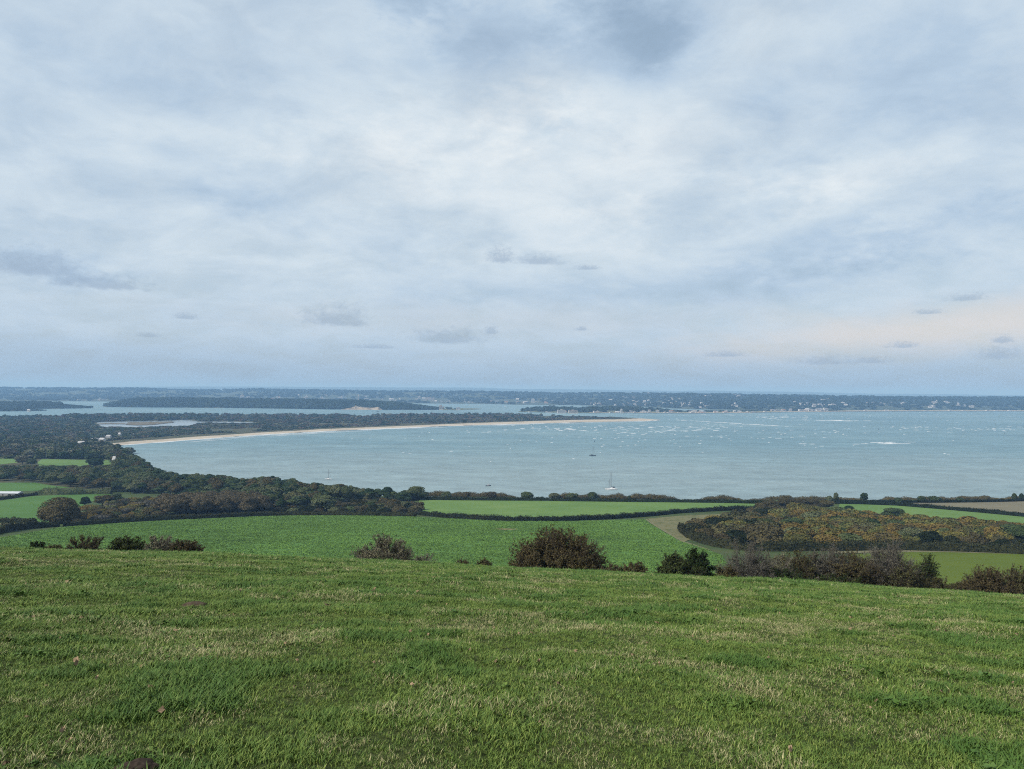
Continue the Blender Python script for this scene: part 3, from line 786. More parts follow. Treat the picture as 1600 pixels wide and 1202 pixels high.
# ---------------------------------------------------------------- hedges
def hedge(name, px, width, height, mat, label, y0=200.0, pts=None, dens=16, qs=0.6, group='hedges between the fields', bumpy=0.35, seed=1):
    r = np.random.default_rng(seed)
    c = np.array(pts if pts is not None else H(px, y0), float)
    seg = np.hypot(*np.diff(c, axis=0).T); L = np.concatenate([[0], np.cumsum(seg)])
    n = max(4, int(L[-1] / 1.5)); s = np.linspace(0, L[-1], n)
    cx, cy = np.interp(s, L, c[:, 0]), np.interp(s, L, c[:, 1])
    k = 5; ker = np.ones(2 * k + 1) / (2 * k + 1)
    cx = np.convolve(np.pad(cx, k, mode='edge'), ker, 'valid'); cy = np.convolve(np.pad(cy, k, mode='edge'), ker, 'valid')
    tx, ty = np.gradient(cx), np.gradient(cy); l = np.hypot(tx, ty) + 1e-9; nx, ny = -ty / l, tx / l
    hh = height * (1 + bumpy * 2 * (fbm(s / 7, s * 0 + seed, seed, 4, 0.6) - 0.5)); ww = width * (1 + 0.5 * (fbm(s / 9, s * 0 + 5, seed + 3, 3) - 0.5))
    gz = ground(cx, cy)
    x0, y0_, z0 = cx.mean(), cy.mean(), gz.mean()
    prof = [(-0.5, -0.05), (-0.5, 0.45), (-0.36, 0.82), (0, 0.95), (0.36, 0.82), (0.5, 0.45), (0.5, -0.05)]
    K = len(prof)
    V_ = np.empty((n, K, 3))
    for q, (a, b_) in enumerate(prof):
        V_[:, q, 0] = cx + nx * ww * a * 0.86; V_[:, q, 1] = cy + ny * ww * a * 0.86; V_[:, q, 2] = gz + hh * b_ * 0.92
    V_ += r.normal(0, 0.1, V_.shape)
    a, q = np.meshgrid(np.arange(n - 1), np.arange(K - 1), indexing='ij')
    cf = np.stack([a * K + q, (a + 1) * K + q, (a + 1) * K + q + 1, a * K + q + 1], -1).reshape(-1, 4)
    m_ = int(L[-1] * dens * (0.5 + height / 4))
    si = r.uniform(0, n - 1.001, m_); i0 = si.astype(int); fr = si - i0
    lerp = lambda A_: A_[i0] * (1 - fr) + A_[i0 + 1] * fr
    th = r.uniform(-0.1, math.pi + 0.1, m_); ca, sa = np.cos(th), np.sin(th)
    e = 0.6
    ca2 = np.sign(ca) * np.abs(ca) ** e * 0.5; sa2 = np.abs(sa) ** e * np.sign(sa)
    k_ = r.uniform(0.88, 1.1, m_)
    P = np.stack([lerp(cx) + lerp(nx) * lerp(ww) * ca2 * k_, lerp(cy) + lerp(ny) * lerp(ww) * ca2 * k_, lerp(gz) + np.maximum(0.05, lerp(hh) * sa2 * k_)], -1)
    N = np.stack([lerp(nx) * ca, lerp(ny) * ca, sa], -1)
    v, f = leaf_quads(P, N, qs, r, 0.8)
    allv = np.vstack([v, V_.reshape(-1, 3)]) - [x0, y0_, z0]
    me = mesh_np(name, allv, np.vstack([f, cf + len(v)]), [FOL[mat]])
    o = link(name, me); o.location = (x0, y0_, z0); tag(o, label, 'hedge', group)
    return o


hedge('hedge', [(652, 804.5), (700, 809.5), (760, 813.5), (800, 814.8), (880, 814.3), (950, 811.5), (1010, 807.3), (1060, 802), (1130, 798), (1185, 797)], 3.0, 3.4, 'hedge', 'dark clipped hedge sweeping between the two green fields in the middle', seed=1)
hedge('hedge', [(640, 780.5), (720, 782), (850, 782.8), (1000, 784.7), (1130, 786.2), (1205, 787.5)], 3.0, 2.9, 'hedge', 'long low dark hedge along the cliff top in front of the sea', seed=2)
hedge('hedge', [(96, 824), (150, 819), (200, 815.6), (300, 811.2), (400, 806.5), (450, 805.4), (530, 805.6), (655, 807.6)], 3.0, 3.0, 'hedge', 'dark hedge along the top edge of the crop below the brown copse', seed=3)
hedge('hedge', [(-70, 816), (0, 816.8), (30, 816), (58, 817.8)], 2.6, 2.6, 'hedge', 'short dark hedge between left meadow and farm track', seed=4)
hedge('hedge', [(-70, 846), (0, 833.5), (24, 829), (50, 826), (78, 823.5), (100, 823)], 3.4, 3.6, 'hedge', 'ragged hedge of low bushes below the farm track on the left', seed=5, bumpy=0.9)
hedge('hedge', [(1296, 787), (1350, 788.3), (1400, 790), (1480, 796.5), (1540, 801.5), (1600, 807.5), (1700, 818)], 3.0, 3.0, 'hedge', 'dark hedge between the sloping green field and the stubble', seed=6)
hedge('hedge', [(1300, 785), (1390, 786), (1450, 786), (1540, 785), (1620, 783), (1700, 781.5)], 2.6, 2.4, 'hedge', 'thin dark hedge on the sea side of the stubble field', seed=7)
hedge('hedge', [(1064, 827), (1068, 834), (1080, 842), (1102, 850), (1132, 857), (1180, 861.5), (1300, 860.5), (1400, 859.5), (1500, 862), (1600, 866), (1720, 872)], 4.0, 3.8, 'hedge', 'tall dark hedge curving round the foot of the autumn scrub', seed=8, dens=22, bumpy=0.5)
hedge('hedge', [(-70, 786), (0, 781.5), (40, 775.5), (62, 773.5)], 2.4, 2.4, 'hedge', 'hedge below the white roofed shed', seed=9)
hedge('hedge', [(58, 772.5), (100, 773.5), (145, 772.2), (178, 772.5)], 5, 4.6, 'broadleaf', 'row of rounded bushes along the top of the left meadow', seed=10, bumpy=0.9, dens=22)
hedge('hedge', [(140, 771), (180, 769.5), (230, 768)], 3, 2.5, 'hedge', 'low hedge running into the woods beyond the left meadow', seed=13)
# scrub along the cliff edge beyond the top hedge
hedge('cliff_scrub', None, 7, 3.4, 'brown', 'brownish scrub of bramble and bracken along the cliff edge in the centre', pts=[pd(640, 662), pd(720, 662), pd(800, 660), pd(900, 657), pd(1000, 656), pd(1100, 656), pd(1200, 658), pd(1300, 662)], seed=11, bumpy=0.6, group='cliff edge scrub', dens=26)
hedge('cliff_scrub', None, 7, 2.6, 'brown', 'low brown scrub along the cliff edge beyond the stubble field', pts=[pd(1300, 664), pd(1400, 669), pd(1500, 674), pd(1600, 680), pd(1720, 690)], seed=12, bumpy=0.6, group='cliff edge scrub', dens=26)

# ---------------------------------------------------------------- single trees and copses in the middle distance
bx = hit(92, 817)
place_tree('oak_tree', ('bigdome', 0), bx[0], bx[1], 16.5, 27, 'brown', 'large dome shaped brown oak standing alone at the meadow edge', 'tree')
for (p, q, h, w, form, mat, lab) in [
    (133, 791, 7.5, 8, ('dome', 1), 'gorse', 'small dark round bush like tree right of the dome shaped oak'),
    (160, 790, 8, 14, ('dome', 2), 'brown', 'low spreading brownish tree beside the small dark round tree'),
    (180, 786, 7.5, 12, ('dome', 0), 'broadleaf', 'low green tree at the right end of the left meadow'),
    (194, 788, 5, 10, 2, 'bare', 'pale greyish bush at the edge of the wood by the meadow'),
    (650, 781, 11, 20, ('dome', 0), 'broadleaf', 'wide dark dome of trees at the cliff edge left of the clifftop field'),
    (605, 779, 10, 14, ('pine', 0), 'evergreen', 'dark evergreen tree at the cliff edge left of the wide dome'),
    (590, 780, 9, 13, ('pine', 1), 'evergreen', 'second dark evergreen tree at the cliff edge left of the wide dome'),
    (697, 778.5, 6, 11, 0, 'broadleaf', 'low green tree just right of the wide dome at the cliff edge'),
    (727, 778.5, 5.5, 8, 1, 'brown', 'small brownish tree on the cliff scrub right of the low green tree'),
    (768, 778, 5.5, 10, 2, 'brown', 'low brown bush on the cliff scrub beneath the motor boat'),
    (824, 778.5, 5.6, 14, 0, 'broadleaf', 'rounded grey green tree on the cliff edge left of the catamaran'),
    (866, 778.5, 4.8, 13, 0, 'broadleaf', 'second rounded tree on the cliff edge left of the catamaran'),
    (893, 779, 5, 11, 1, 'broadleaf', 'low bushy tree between two rounded cliff edge trees'),
    (926, 779, 6, 11, 2, 'evergreen', 'dark tree on the cliff edge just left of the catamaran'),
    (983, 780, 3.4, 4, 0, 'gorse', 'tiny dark bush on the cliff edge just right of the catamaran'),
    (1306, 784.5, 8.5, 5.2, ('dome', 1), 'broadleaf', 'narrow grey green tree on the cliff edge, left of two standing apart'),
    (1350, 785, 8.5, 7, ('dome', 2), 'gorse', 'dark compact tree on the cliff edge, right of two standing apart'),
    (1296, 784.5, 5.5, 8, 0, 'broadleaf', 'low pale bush beside the narrow grey green cliff edge tree'),
    (1403, 786, 5, 8, 0, 'gorse', 'low dark rounded bush on the cliff edge at the stubble field corner'),
    (1440, 784.5, 5.5, 9, 2, 'gorse', 'dark bush on the hedge at the left of the stubble field'),
    (1462, 784.5, 5, 12, 1, 'gorse', 'longer dark thicket beside the dark bush above the stubble'),
    (1500, 784, 4, 8, 0, 'gorse', 'small dark bush on the hedge above the middle of the stubble'),
    (1538, 783, 5, 9, 1, 'brown', 'brownish bush on the skyline hedge before the right end'),
    (1585, 781, 6.2, 5.5, 0, 'gorse', 'small dark tree on the skyline at the right end of the cliff'),
    (1596, 781, 6.2, 5, 2, 'gorse', 'last small dark tree on the skyline at the edge of the picture'),
    (1395, 812, 8, 15, ('dome', 0), 'broadleaf', 'rounded dark green tree standing out of the scrub against the green field'),
    (1327, 800, 5.0, 10, 2, 'evergreen', 'green bush at the left corner of the sloping green field'),
    (1590, 850, 9, 19, ('dome', 0), 'broadleaf', 'big rounded grey green bush at the right edge of the scrub'),
    (1570, 838, 8, 15, ('dome', 1), 'brown', 'brown rounded tree behind the big grey green bush'),
    (1193, 832, 8, 14, ('dome', 1), 'gorse', 'dark rounded bush in the middle of the left scrub'),
]:
    x, y = hit(p, q)
    place_tree('tree' if isinstance(form, tuple) else 'shrub', form, x, y, h, w, mat, lab, 'tree' if isinstance(form, tuple) else 'shrub')

for (p, q, h, w, form, mat, lab) in [
    (548, 783, 8.5, 15, ('dome', 0), 'broadleaf', 'rounded green tree at the cliff edge left of three dark evergreens'), (562, 783, 8.5, 15, ('dome', 1), 'evergreen', 'dark rounded tree at the cliff edge above the corner thicket'),
    (576, 783, 8, 14, ('dome', 2), 'broadleaf', 'olive green rounded tree at the cliff edge above the corner thicket'), (630, 783, 7.5, 14, ('dome', 0), 'evergreen', 'dark tree tucked against the wide dome at the cliff edge'),
    (108, 693.5, 13, 15, ('round', 1), 'autumn', 'orange autumn tree beside the village roofs in the wood'), (98, 692, 15, 16, ('round', 2), 'grey', 'tall pale grey green tree behind the orange village tree'),
    (112, 689.5, 12, 13, ('round', 0), 'bare', 'pale leafless tree right of the orange village tree'), (12, 716, 15, 24, ('dome', 1), 'bare', 'large pale grey dome shaped tree at the left edge of the village wood'),
    (35, 725.5, 11, 16, ('dome', 0), 'grey', 'grey green tree standing in the gap between two lawns'), (50, 727, 9, 13, ('dome', 1), 'broadleaf', 'smaller green tree at the left end of the long lawn'),
    (150, 732, 13, 20, ('dome', 2), 'evergreen', 'spreading dark pine in front of the long lawn'), (200, 712, 14, 22, ('round', 2), 'grey', 'rounded grey green tree at the tip of the shore wood'),
    (158, 711, 13, 20, ('round', 1), 'grey', 'broad grey green tree above the long lawn'), (135, 712, 12, 16, ('round', 0), 'grey', 'second grey green tree above the long lawn')]:
    x, y = hit(p, q, 600); place_tree('tree', form, x, y, h, w, mat, lab, 'tree')

n_tree = 0
# brown wind trimmed copse
cop = H([(250, 808), (300, 806), (360, 804), (420, 801.5), (418, 793), (370, 788), (300, 790), (256, 796)])
for x, y in scatter_in(cop, 10.5, 0.25):
    place_tree('tree', ('dome', random.randrange(3)), x, y, random.uniform(11.2, 12.6), random.uniform(12.5, 15), 'copse', (lab := f"brown tree in the {'front' if y < 525 else 'back'} of the wind trimmed copse, {'left end' if x / y * F + CX < 285 else ('left of middle' if x / y * F + CX < 330 else ('right of middle' if x / y * F + CX < 375 else 'right end'))}"), 'tree', lab.replace('brown tree', 'brown trees')); n_tree += 1
# scrub left of the copse
for x, y in scatter_in(H([(112, 820), (150, 815), (200, 811), (252, 808), (254, 792), (225, 781), (190, 789), (130, 796)]), 11.0, 0.4):
    p_ = x / y * F + CX; m_ = random.choice(['brown', 'brown', 'autumn', 'broadleaf', 'bare'])
    lab = {'brown': 'brown', 'autumn': 'rusty orange', 'broadleaf': 'olive', 'bare': 'pale greyish'}[m_] + ' shrub on the slope ' + ('just right of the dome shaped oak' if p_ < 165 else ('midway between dome shaped oak and copse' if p_ < 215 else 'just left of the brown copse'))
    place_tree('shrub', random.randrange(5), x, y, random.uniform(3, 5), random.uniform(9, 13), m_, lab, 'shrub', lab.replace(' shrub ', ' shrubs '))
# mound right of the wood
for x, y in scatter_in(H([(430, 801.5), (505, 801.5), (658, 804.5), (655, 795), (610, 790), (500, 792), (430, 794)]), 9.0, 0.35):
    place_tree('shrub', random.randrange(5), x, y, random.uniform(3.6, 5.2) * (1.35 if x / y * F + CX > 560 else 0.9), random.uniform(10, 13), (m_ := random.choice(['brown', 'broadleaf', 'brown', 'hedge'])), (lab := {'brown': 'brownish', 'broadleaf': 'olive', 'hedge': 'dark'}[m_] + ' shrub of the low thicket ' + (('at the corner where both fields meet' if x / y * F + CX > 615 else 'just left of the field corner') if x / y * F + CX > 575 else ('below the small white yacht' if x / y * F + CX > 500 else 'just right of the brown copse'))), 'shrub', lab.replace(' shrub ', ' shrubs '))

# dark wood above the copse, down to the shore
D1 = [pd(262, 650), pd(300, 600), pd(430, 535), pd(515, 535), pd(520, 600), pd(640, 618), pd(640, 664), pd(560, 668), pd(500, 682), pd(430, 748), pd(360, 757), pd(300, 776), pd(245, 885), pd(228, 945), pd(213, 1060), pd(196, 1230), pd(150, 1230), pd(175, 1010), pd(182, 930), pd(120, 920), pd(60, 915), pd(-45, 905), pd(-45, 765), pd(60, 752), pd(120, 705), pd(185, 668)]
SKY_P = [-60, 175, 185, 195, 215, 230, 240, 260, 300, 345, 375, 400, 415, 432, 446, 456, 480, 495, 510, 530, 545, 560, 578, 600, 620, 650, 680]
SKY_Q = [727, 727, 712, 698, 712, 722, 730, 735, 741, 740, 746, 747, 742, 740, 746, 750, 748, 753, 757, 757, 755, 761, 763, 766, 770, 762, 771]


def room(x, y):
    """how tall a tree may stand here before it would rise above the wood's skyline"""
    p_ = x / y * F + CX
    q_ = np.interp(p_, SKY_P, SKY_Q)
    if p_ < 180 and y > 940: q_ = np.interp(p_, [0, 60, 175], [684, 694, 700])
    d_ = raydir(np.float64(p_), np.float64(q_))
    return EYE + d_[2] / d_[1] * y - G(x, y)


pts = scatter_in(D1, 13.6, 0.45); pts = pts[np.argsort(pts[:, 1])]
KIND = {'evergreen': ('dark evergreen', 'pine'), 'broadleaf': ('grey green', 'round'), 'brown': ('brownish autumn', 'round')}
rest = []
ind = [k for k in range(len(pts)) if -8 < pts[k][0] / pts[k][1] * F + CX]
ind = set(ind[:188])
for k_, (x, y) in enumerate(pts):
    nz = float(fbm(np.array([x / 60]), np.array([y / 60]), 77, 2)[0]); rr = random.random()
    k = 'evergreen' if rr < 0.55 else ('broadleaf' if rr < 0.91 else 'brown')
    p_ = x / y * F + CX
    if p_ < 240 and y < 900: k = random.choice(['broadleaf', 'broadleaf', 'evergreen', 'broadleaf', 'evergreen', 'brown'])
    h = random.uniform(8.0, 12.5) * (0.85 + 0.3 * nz)
    rm = room(x, y) * random.uniform(0.80, 1.06)
    if p_ > 180 and rm < 17 and rm > 5: h = min(max(h, rm * 0.86), rm)
    h = max(3.0, min(h, rm)); w = random.choice([random.uniform(8, 12), random.uniform(11, 16), random.uniform(15, 20)]) * min(1.0, 0.55 + h / 22)
    if k_ not in ind:
        rest.append((x, y, h, w, k)); continue
    size = 'tall' if h > 10.5 else ('low' if h < 8.5 else 'middling')
    if p_ > 540: zone = 'at the corner of the clifftop field'
    elif p_ > 470: zone = 'of the wood in front of the small white yacht'
    elif p_ > 400: zone = 'of the wood near the right end of the brown copse'
    elif p_ > 320: zone = 'of the wood above the middle of the brown copse'
    elif p_ > 245: zone = 'of the wood above the left end of the brown copse'
    elif p_ > 150: zone = 'of the wood above the right end of the left meadow'
    elif p_ > 70: zone = 'of the wood above the row of rounded bushes'
    else: zone = 'of the wood above the white roofed shed'
    row = 'front' if y < 590 else ('middle' if y < 680 else ('back' if y < 780 else 'shore side'))
    lab = f'{size} {KIND[k][0]} tree {zone}, {row}'
    place_tree('tree', (KIND[k][1], random.randrange(3)), x, y, h, w, k, lab, 'tree', lab.replace(' tree ', ' trees ')); n_tree += 1


def recolour(me, mat):
    c = me.copy(); c.materials.clear(); c.materials.append(FOL[mat]); return c


RM = {'evergreen': [TREE['pine', q][0] for q in range(3)], 'broadleaf': [TREE['round', q][0] for q in range(3)], 'brown': [recolour(TREE['round', q][0], 'brown') for q in range(3)]}
allm = RM['evergreen'] + RM['broadleaf'] + RM['brown']; offi = {'evergreen': 0, 'broadleaf': 3, 'brown': 6}
instancer('shore_wood', [(x, y, G(x, y) - 0.4) for x, y, h, w, k in rest], rng.uniform(0, 6.28, len(rest)), [(w / 10.5, w / 10.5, h / 10) for x, y, h, w, k in rest], [offi[k] + random.randrange(3) for x, y, h, w, k in rest], allm, 'dense mixed wood running down to the shore')
print('trees', n_tree, 'stuff', len(rest))

# autumn scrub on the right
SC = H([(1078, 836), (1098, 842), (1130, 850), (1200, 855), (1300, 855), (1400, 854), (1500, 857), (1600, 860), (1680, 864), (1680, 842), (1600, 832), (1520, 826), (1430, 818), (1380, 815), (1330, 808), (1290, 800), (1220, 798), (1180, 802), (1130, 818), (1090, 828)])
pts = scatter_in(SC, 11.0, 0.45); pts = pts[np.argsort(pts[:, 1])]
inview = [k for k in range(len(pts)) if pts[k][0] / pts[k][1] * F + CX < 1615]
ind = set(inview[:205]); rest = []
for k_, (x, y) in enumerate(pts):
    p_ = x / y * F + CX; nz = float(fbm(np.array([x / 28]), np.array([y / 40]), 91, 3)[0])
    if p_ < 1210: m_ = random.choices(['russet', 'brown', 'hedge', 'autumn'], [3, 4, 2, 2])[0]
    elif y < 355: m_ = random.choices(['broadleaf', 'hedge', 'brown', 'autumn'], [4, 2, 2, 3])[0]
    else: m_ = random.choices(['autumn', 'brown', 'broadleaf', 'gorse'], [8, 2, 2, 0.8])[0]
    w = random.choice([random.uniform(8, 11), random.uniform(11, 15), random.uniform(14, 18)]); h = (2.6 + 0.27 * w) * random.uniform(0.75, 1.15) * (0.8 + 0.4 * nz)
    if k_ not in ind:
        rest.append((x, y, h, w, m_)); continue
    nm = {'russet': 'russet', 'brown': 'brown', 'hedge': 'dark green', 'autumn': 'orange', 'broadleaf': 'olive', 'gorse': 'dark'}[m_]
    row = 'in the front row' if y < 350 else ('half way up' if y < 420 else 'high up')
    side = 'beside the bleached corner' if p_ < 1160 else ('left of the middle' if p_ < 1280 else ('above the grey twiggy dome' if p_ < 1400 else ('above the narrow upright shrub' if p_ < 1500 else 'near the right edge')))
    sz = 'big' if w > 14 else ('middling' if w > 11 else 'small')
    lab = f'{sz} {nm} shrub {row} the autumn scrub, {side}'.replace('row the', 'row of the').replace('high up the', 'near the top of the')
    place_tree('shrub', random.randrange(5), x, y, h, w, m_, lab, 'shrub', lab.replace(' shrub ', ' shrubs '))
kinds_ = ['russet', 'brown', 'hedge', 'autumn', 'broadleaf', 'gorse']
allm = [recolour(SHRUB[q], k) if False else recolour(SHRUB[q][0], k) for k in kinds_ for q in range(5)]
instancer('autumn_thicket', [(x, y, G(x, y) - 0.2) for x, y, h, w, k in rest], rng.uniform(0, 6.28, len(rest)), [(w / 8, w / 8, h / 4.2) for x, y, h, w, k in rest], [kinds_.index(k) * 5 + random.randrange(5) for x, y, h, w, k in rest], allm, 'orange and brown thicket covering the back of the slope')
# darker trees behind the scrub's top
for p, q, w in [(1205, 797, 14), (1228, 795, 14), (1250, 795, 15), (1272, 795, 14), (1290, 796, 12), (1190, 801, 12)]:
    x, y = hit(p, q); place_tree('tree', ('dome', random.randrange(3)), x, y, random.uniform(6.5, 8), w, 'brown', 'dull brown tree of the row along the top of the autumn scrub', 'tree', 'row of brown trees above the autumn scrub')

# ---------------------------------------------------------------- far woods, heath and islands (uncountable masses)
FARC = {}
for nm in ('heath', 'wood_far', 'broadleaf', 'evergreen', 'grey', 'brown'):
    for k in range(3):
        r = np.random.default_rng(300 + k)
        FARC[nm, k] = crown('far_crown', lobes_round(r, 5, 10, 7.5, 0.3), 170, 2.0, FOL[nm], 310 + k, 0.9, 0.8, 1)


def mass(name, pts, hgt, wid, kinds, label, zfun=ground, sink=0.6):
    pts = np.asarray(pts); n = len(pts); z = zfun(pts[:, 0], pts[:, 1])
    ok = z > 0.25; pts, z, hgt, wid = pts[ok], z[ok], np.broadcast_to(hgt, n)[ok], np.broadcast_to(wid, n)[ok]; n = len(pts)
    meshes = [FARC[k, q] for k in kinds for q in range(3)]
    patch = fbm(pts[:, 0] / 55, pts[:, 1] / 75, 83, 3); ki = np.clip(((patch - 0.3) / 0.4 + rng.normal(0, 0.22, n)) * len(kinds), 0, len(kinds) - 1).astype(int)
    return instancer(name, np.column_stack([pts, z - sink]), rng.uniform(0, 6.28, n), np.column_stack([wid / 10, wid / 10, hgt / 7.8]), ki * 3 + rng.integers(0, 3, n), meshes, label)


D3 = [pd(-60, 1045), pd(150, 1045), pd(182, 1070), pd(196, 1240), pd(170, 1500), pd(-60, 1500)]
pts = scatter_in(D3, 13, 0.45); vp = H([(112, 699), (128, 699), (150, 693), (165, 694), (90, 697)], 900)
pts = pts[np.min([np.hypot((pts[:, 0] - v_[0]) / 16, (pts[:, 1] - v_[1]) / 60) for v_ in vp], axis=0) > 1]
mass('village_wood', pts, rng.uniform(5, 13, len(pts)), rng.uniform(10, 20, len(pts)), ('evergreen', 'broadleaf', 'grey', 'evergreen', 'broadleaf', 'grey'), 'grey green wood round the village behind the beach end')
H1 = [pd(-60, 1490), pd(150, 1490)] + [tuple(sea_pt(a, c, 3)) for a, c in [(180, 689), (250, 683.5), (330, 677.5), (330, 650), (200, 651), (100, 651.5), (40, 653), (-80, 657)]]
pts = scatter_in(H1, 17, 0.45)
sl = sdist(pts[:, 0], pts[:, 1], LAKE); pts = pts[sl < -12]
nz = fbm(pts[:, 0] / 160, pts[:, 1] / 160, 61, 3); pts = pts[nz > 0.33]
hh = rng.uniform(4, 9, len(pts)); hh = np.where(pts[:, 1] > 2550, rng.uniform(5, 14, len(pts)), hh)
p_ = pts[:, 0] / pts[:, 1] * F + CX; fr_ = (p_ > 140) & (pts[:, 1] < 2350); hh = np.where(fr_, rng.uniform(1.5, 4.5, len(pts)) + 1.5 * (pts[:, 1] < 1850), hh)
mass('heath_wood', pts, hh, rng.uniform(11, 22, len(pts)), ('evergreen', 'heath', 'grey', 'broadleaf', 'heath', 'evergreen'), 'dark heath woodland round the lake behind the dunes')
H2 = [tuple(sea_pt(a, c, 3)) for a, c in [(310, 679.5), (400, 674.2), (500, 669.3), (600, 665), (700, 661.6), (800, 658.4), (900, 655.6), (960, 654.5), (985, 653.6), (940, 652.3), (880, 651), (800, 649.2), (700, 649.6), (600, 650.8), (400, 650.2), (310, 650.8)]]
pts = scatter_in(H2, 19, 0.45); sl = sdist(pts[:, 0], pts[:, 1], LAKE); pts = pts[sl < -12]
p_ = pts[:, 0] / pts[:, 1] * F + CX
ed = sdist(pts[:, 0], pts[:, 1], np.array(H2))
front = fbm(pts[:, 0] / 150, pts[:, 1] / 220, 63, 3)
qrow = CY - F * ((ground(pts[:, 0], pts[:, 1]) - EYE) / pts[:, 1])
back = sstep(pts[:, 1], 2300, 3000)
hh = rng.uniform(1.5, 4.5, len(pts)) + back * rng.uniform(0, 9, len(pts)) * (1 - sstep(p_, 820, 940))
keep = front > 0.36
mass('heath_scrub', pts[keep], hh[keep], rng.uniform(10, 22, keep.sum()), ('wood_far', 'heath', 'heath', 'heath', 'wood_far', 'grey'), 'dark dune heath and scrub stretching behind the beach')


def island(name, outline_px, top, wood_h, label, wlabel, spacing=18, seed=1, edge=0.35, kinds=('wood_far', 'wood_far', 'evergreen'), wid=(18, 28), mat=None, wood=True, skip=None, flat=14):
    poly = smooth_poly([tuple(sea_pt(a, c)) for a, c in outline_px], 2)

    def zf(x, y):
        s = sdist(x, y, poly)
        p_ = x / y * F + CX
        t = top(p_) if callable(top) else top
        return np.where(s > 0, 0.4 + t * sstep(s, 0, flat + 260 * edge) * (0.85 + 0.3 * fbm(x / 200, y / 200, seed, 3)), 0.4 * np.clip(1 + s / 3, -8, 1))
    drape(name, poly, mat or MAT_ROUGH, 0.0, 40 if spacing > 15 else 26, label, zf)
    if wood:
        pts = scatter_in(poly, spacing, 0.45); pts = pts[sdist(pts[:, 0], pts[:, 1], poly) > 6]
        if skip is not None: pts = pts[~skip(pts[:, 0] / pts[:, 1] * F + CX, pts)]
        p_ = pts[:, 0] / pts[:, 1] * F + CX
        wh = wood_h(p_) if callable(wood_h) else np.full(len(pts), wood_h)
        mass(name + '_wood', pts, wh * rng.uniform(0.5, 1.25, len(pts)), rng.uniform(*wid, len(pts)), kinds, wlabel, zf)
    return poly, zf


# wooded harbour island
bro = [(158, 636.3), (240, 636.8), (330, 637.4), (420, 638.4), (500, 639.6), (560, 640.3), (620, 640.6), (670, 640.6), (692, 640.4), (686, 638.6), (640, 636), (560, 634.5), (400, 633.2), (280, 632.2), (200, 632.2), (165, 634)]
topf = lambda p: np.interp(p, [155, 175, 220, 400, 480, 560, 620, 660, 692], [3, 24, 30, 29, 27, 24, 16, 6, 2])
BRO, bro_z = island('harbour_island', bro, topf, lambda p: np.interp(p, [155, 180, 620, 692], [14, 16, 18, 10]), 'long low wooded island in the harbour', 'dense dark wood covering the long harbour island', 22, 3, 0.5, wid=(24, 36))
# low spit and cottages at its right end
m_isle = plain('island_turf', (0.10, 0.11, 0.06), 0.95, 0.1, 0.3, 0.02)
SPIT, spit_z = island('island_spit', [(688, 641), (712, 640.9), (738, 640.3), (756, 639.4), (746, 638.7), (720, 638.5), (690, 639)], 2.5, 3.0, 'thin grassy spit at the right end of the harbour island', 'low bushes on the thin island spit', 30, 5, 0.05, ('heath',), (8, 14), m_isle, False)
# small islands on the left
ISA, isa_z = island('small_island', [(-120, 641.0), (0, 639.6), (60, 639.0), (110, 638.6), (147, 638.0), (140, 637), (100, 635.8), (60, 634.5), (0, 634.6), (-120, 635.5)], lambda p: np.interp(p, [-100, 60, 92, 100, 147], [13, 14, 13, 5, 2]), lambda p: np.interp(p, [-100, 92, 100, 147], [14, 15, 12, 8]), 'small wooded island at the left of the harbour', 'dark wood on the small left island', 20, 6, 0.25, wid=(20, 30))
ISB, isb_z = island('small_island', [(-120, 643.8), (0, 643), (40, 642.6), (76, 642.0), (70, 641.2), (50, 640.8), (0, 641), (-120, 641.6)], lambda p: np.interp(p, [-100, 0, 45, 76], [4, 3, 2, 1]), lambda p: np.interp(p, [-100, 0, 45, 52, 76], [15, 13, 10, 5, 3]), 'low wooded islet in front of the small left island', 'trees on the low left islet', 20, 7, 0.1, wid=(16, 26))
# sandy bluff of the island
bl = sea_pt(np.array([534, 548, 556, 565, 580, 592, 598]), np.array([640.0, 640.1, 640.2, 640.2, 640.3, 640.4, 640.4]))
bh = [1, 9, 20, 14, 12, 15, 3]
vv, ff = [], []
for k in range(61):
    t = k / 60 * 6; i_ = min(5, int(t)); fr = t - i_
    x, y = bl[i_] * (1 - fr) + bl[i_ + 1] * fr; h = (bh[i_] * (1 - fr) + bh[i_ + 1] * fr) * (0.75 + 0.5 * float(fbm(np.array([k / 3.0]), np.array([2.0]), 4, 3)[0]))
    for m_, (dy, dz_) in enumerate(((-14, 0.0), (-8, 0.25), (-4, 0.62), (0, 0.9), (7, 1.0), (30, 0.95))): vv.append((x, y + dy - 18, 0.3 + h * dz_))
for k in range(60):
    for m_ in range(5): ff.append((k * 6 + m_, (k + 1) * 6 + m_, (k + 1) * 6 + m_ + 1, k * 6 + m_ + 1))
tag(link('sandy_bluff', mesh_np('sandy_bluff', np.array(vv), np.array(ff), [plain('bluff_sand', (0.25, 0.21, 0.16), 0.95, 0.1, 0.6, 0.03)])), 'bare sandy bluff on the shore of the harbour island', kind='structure')

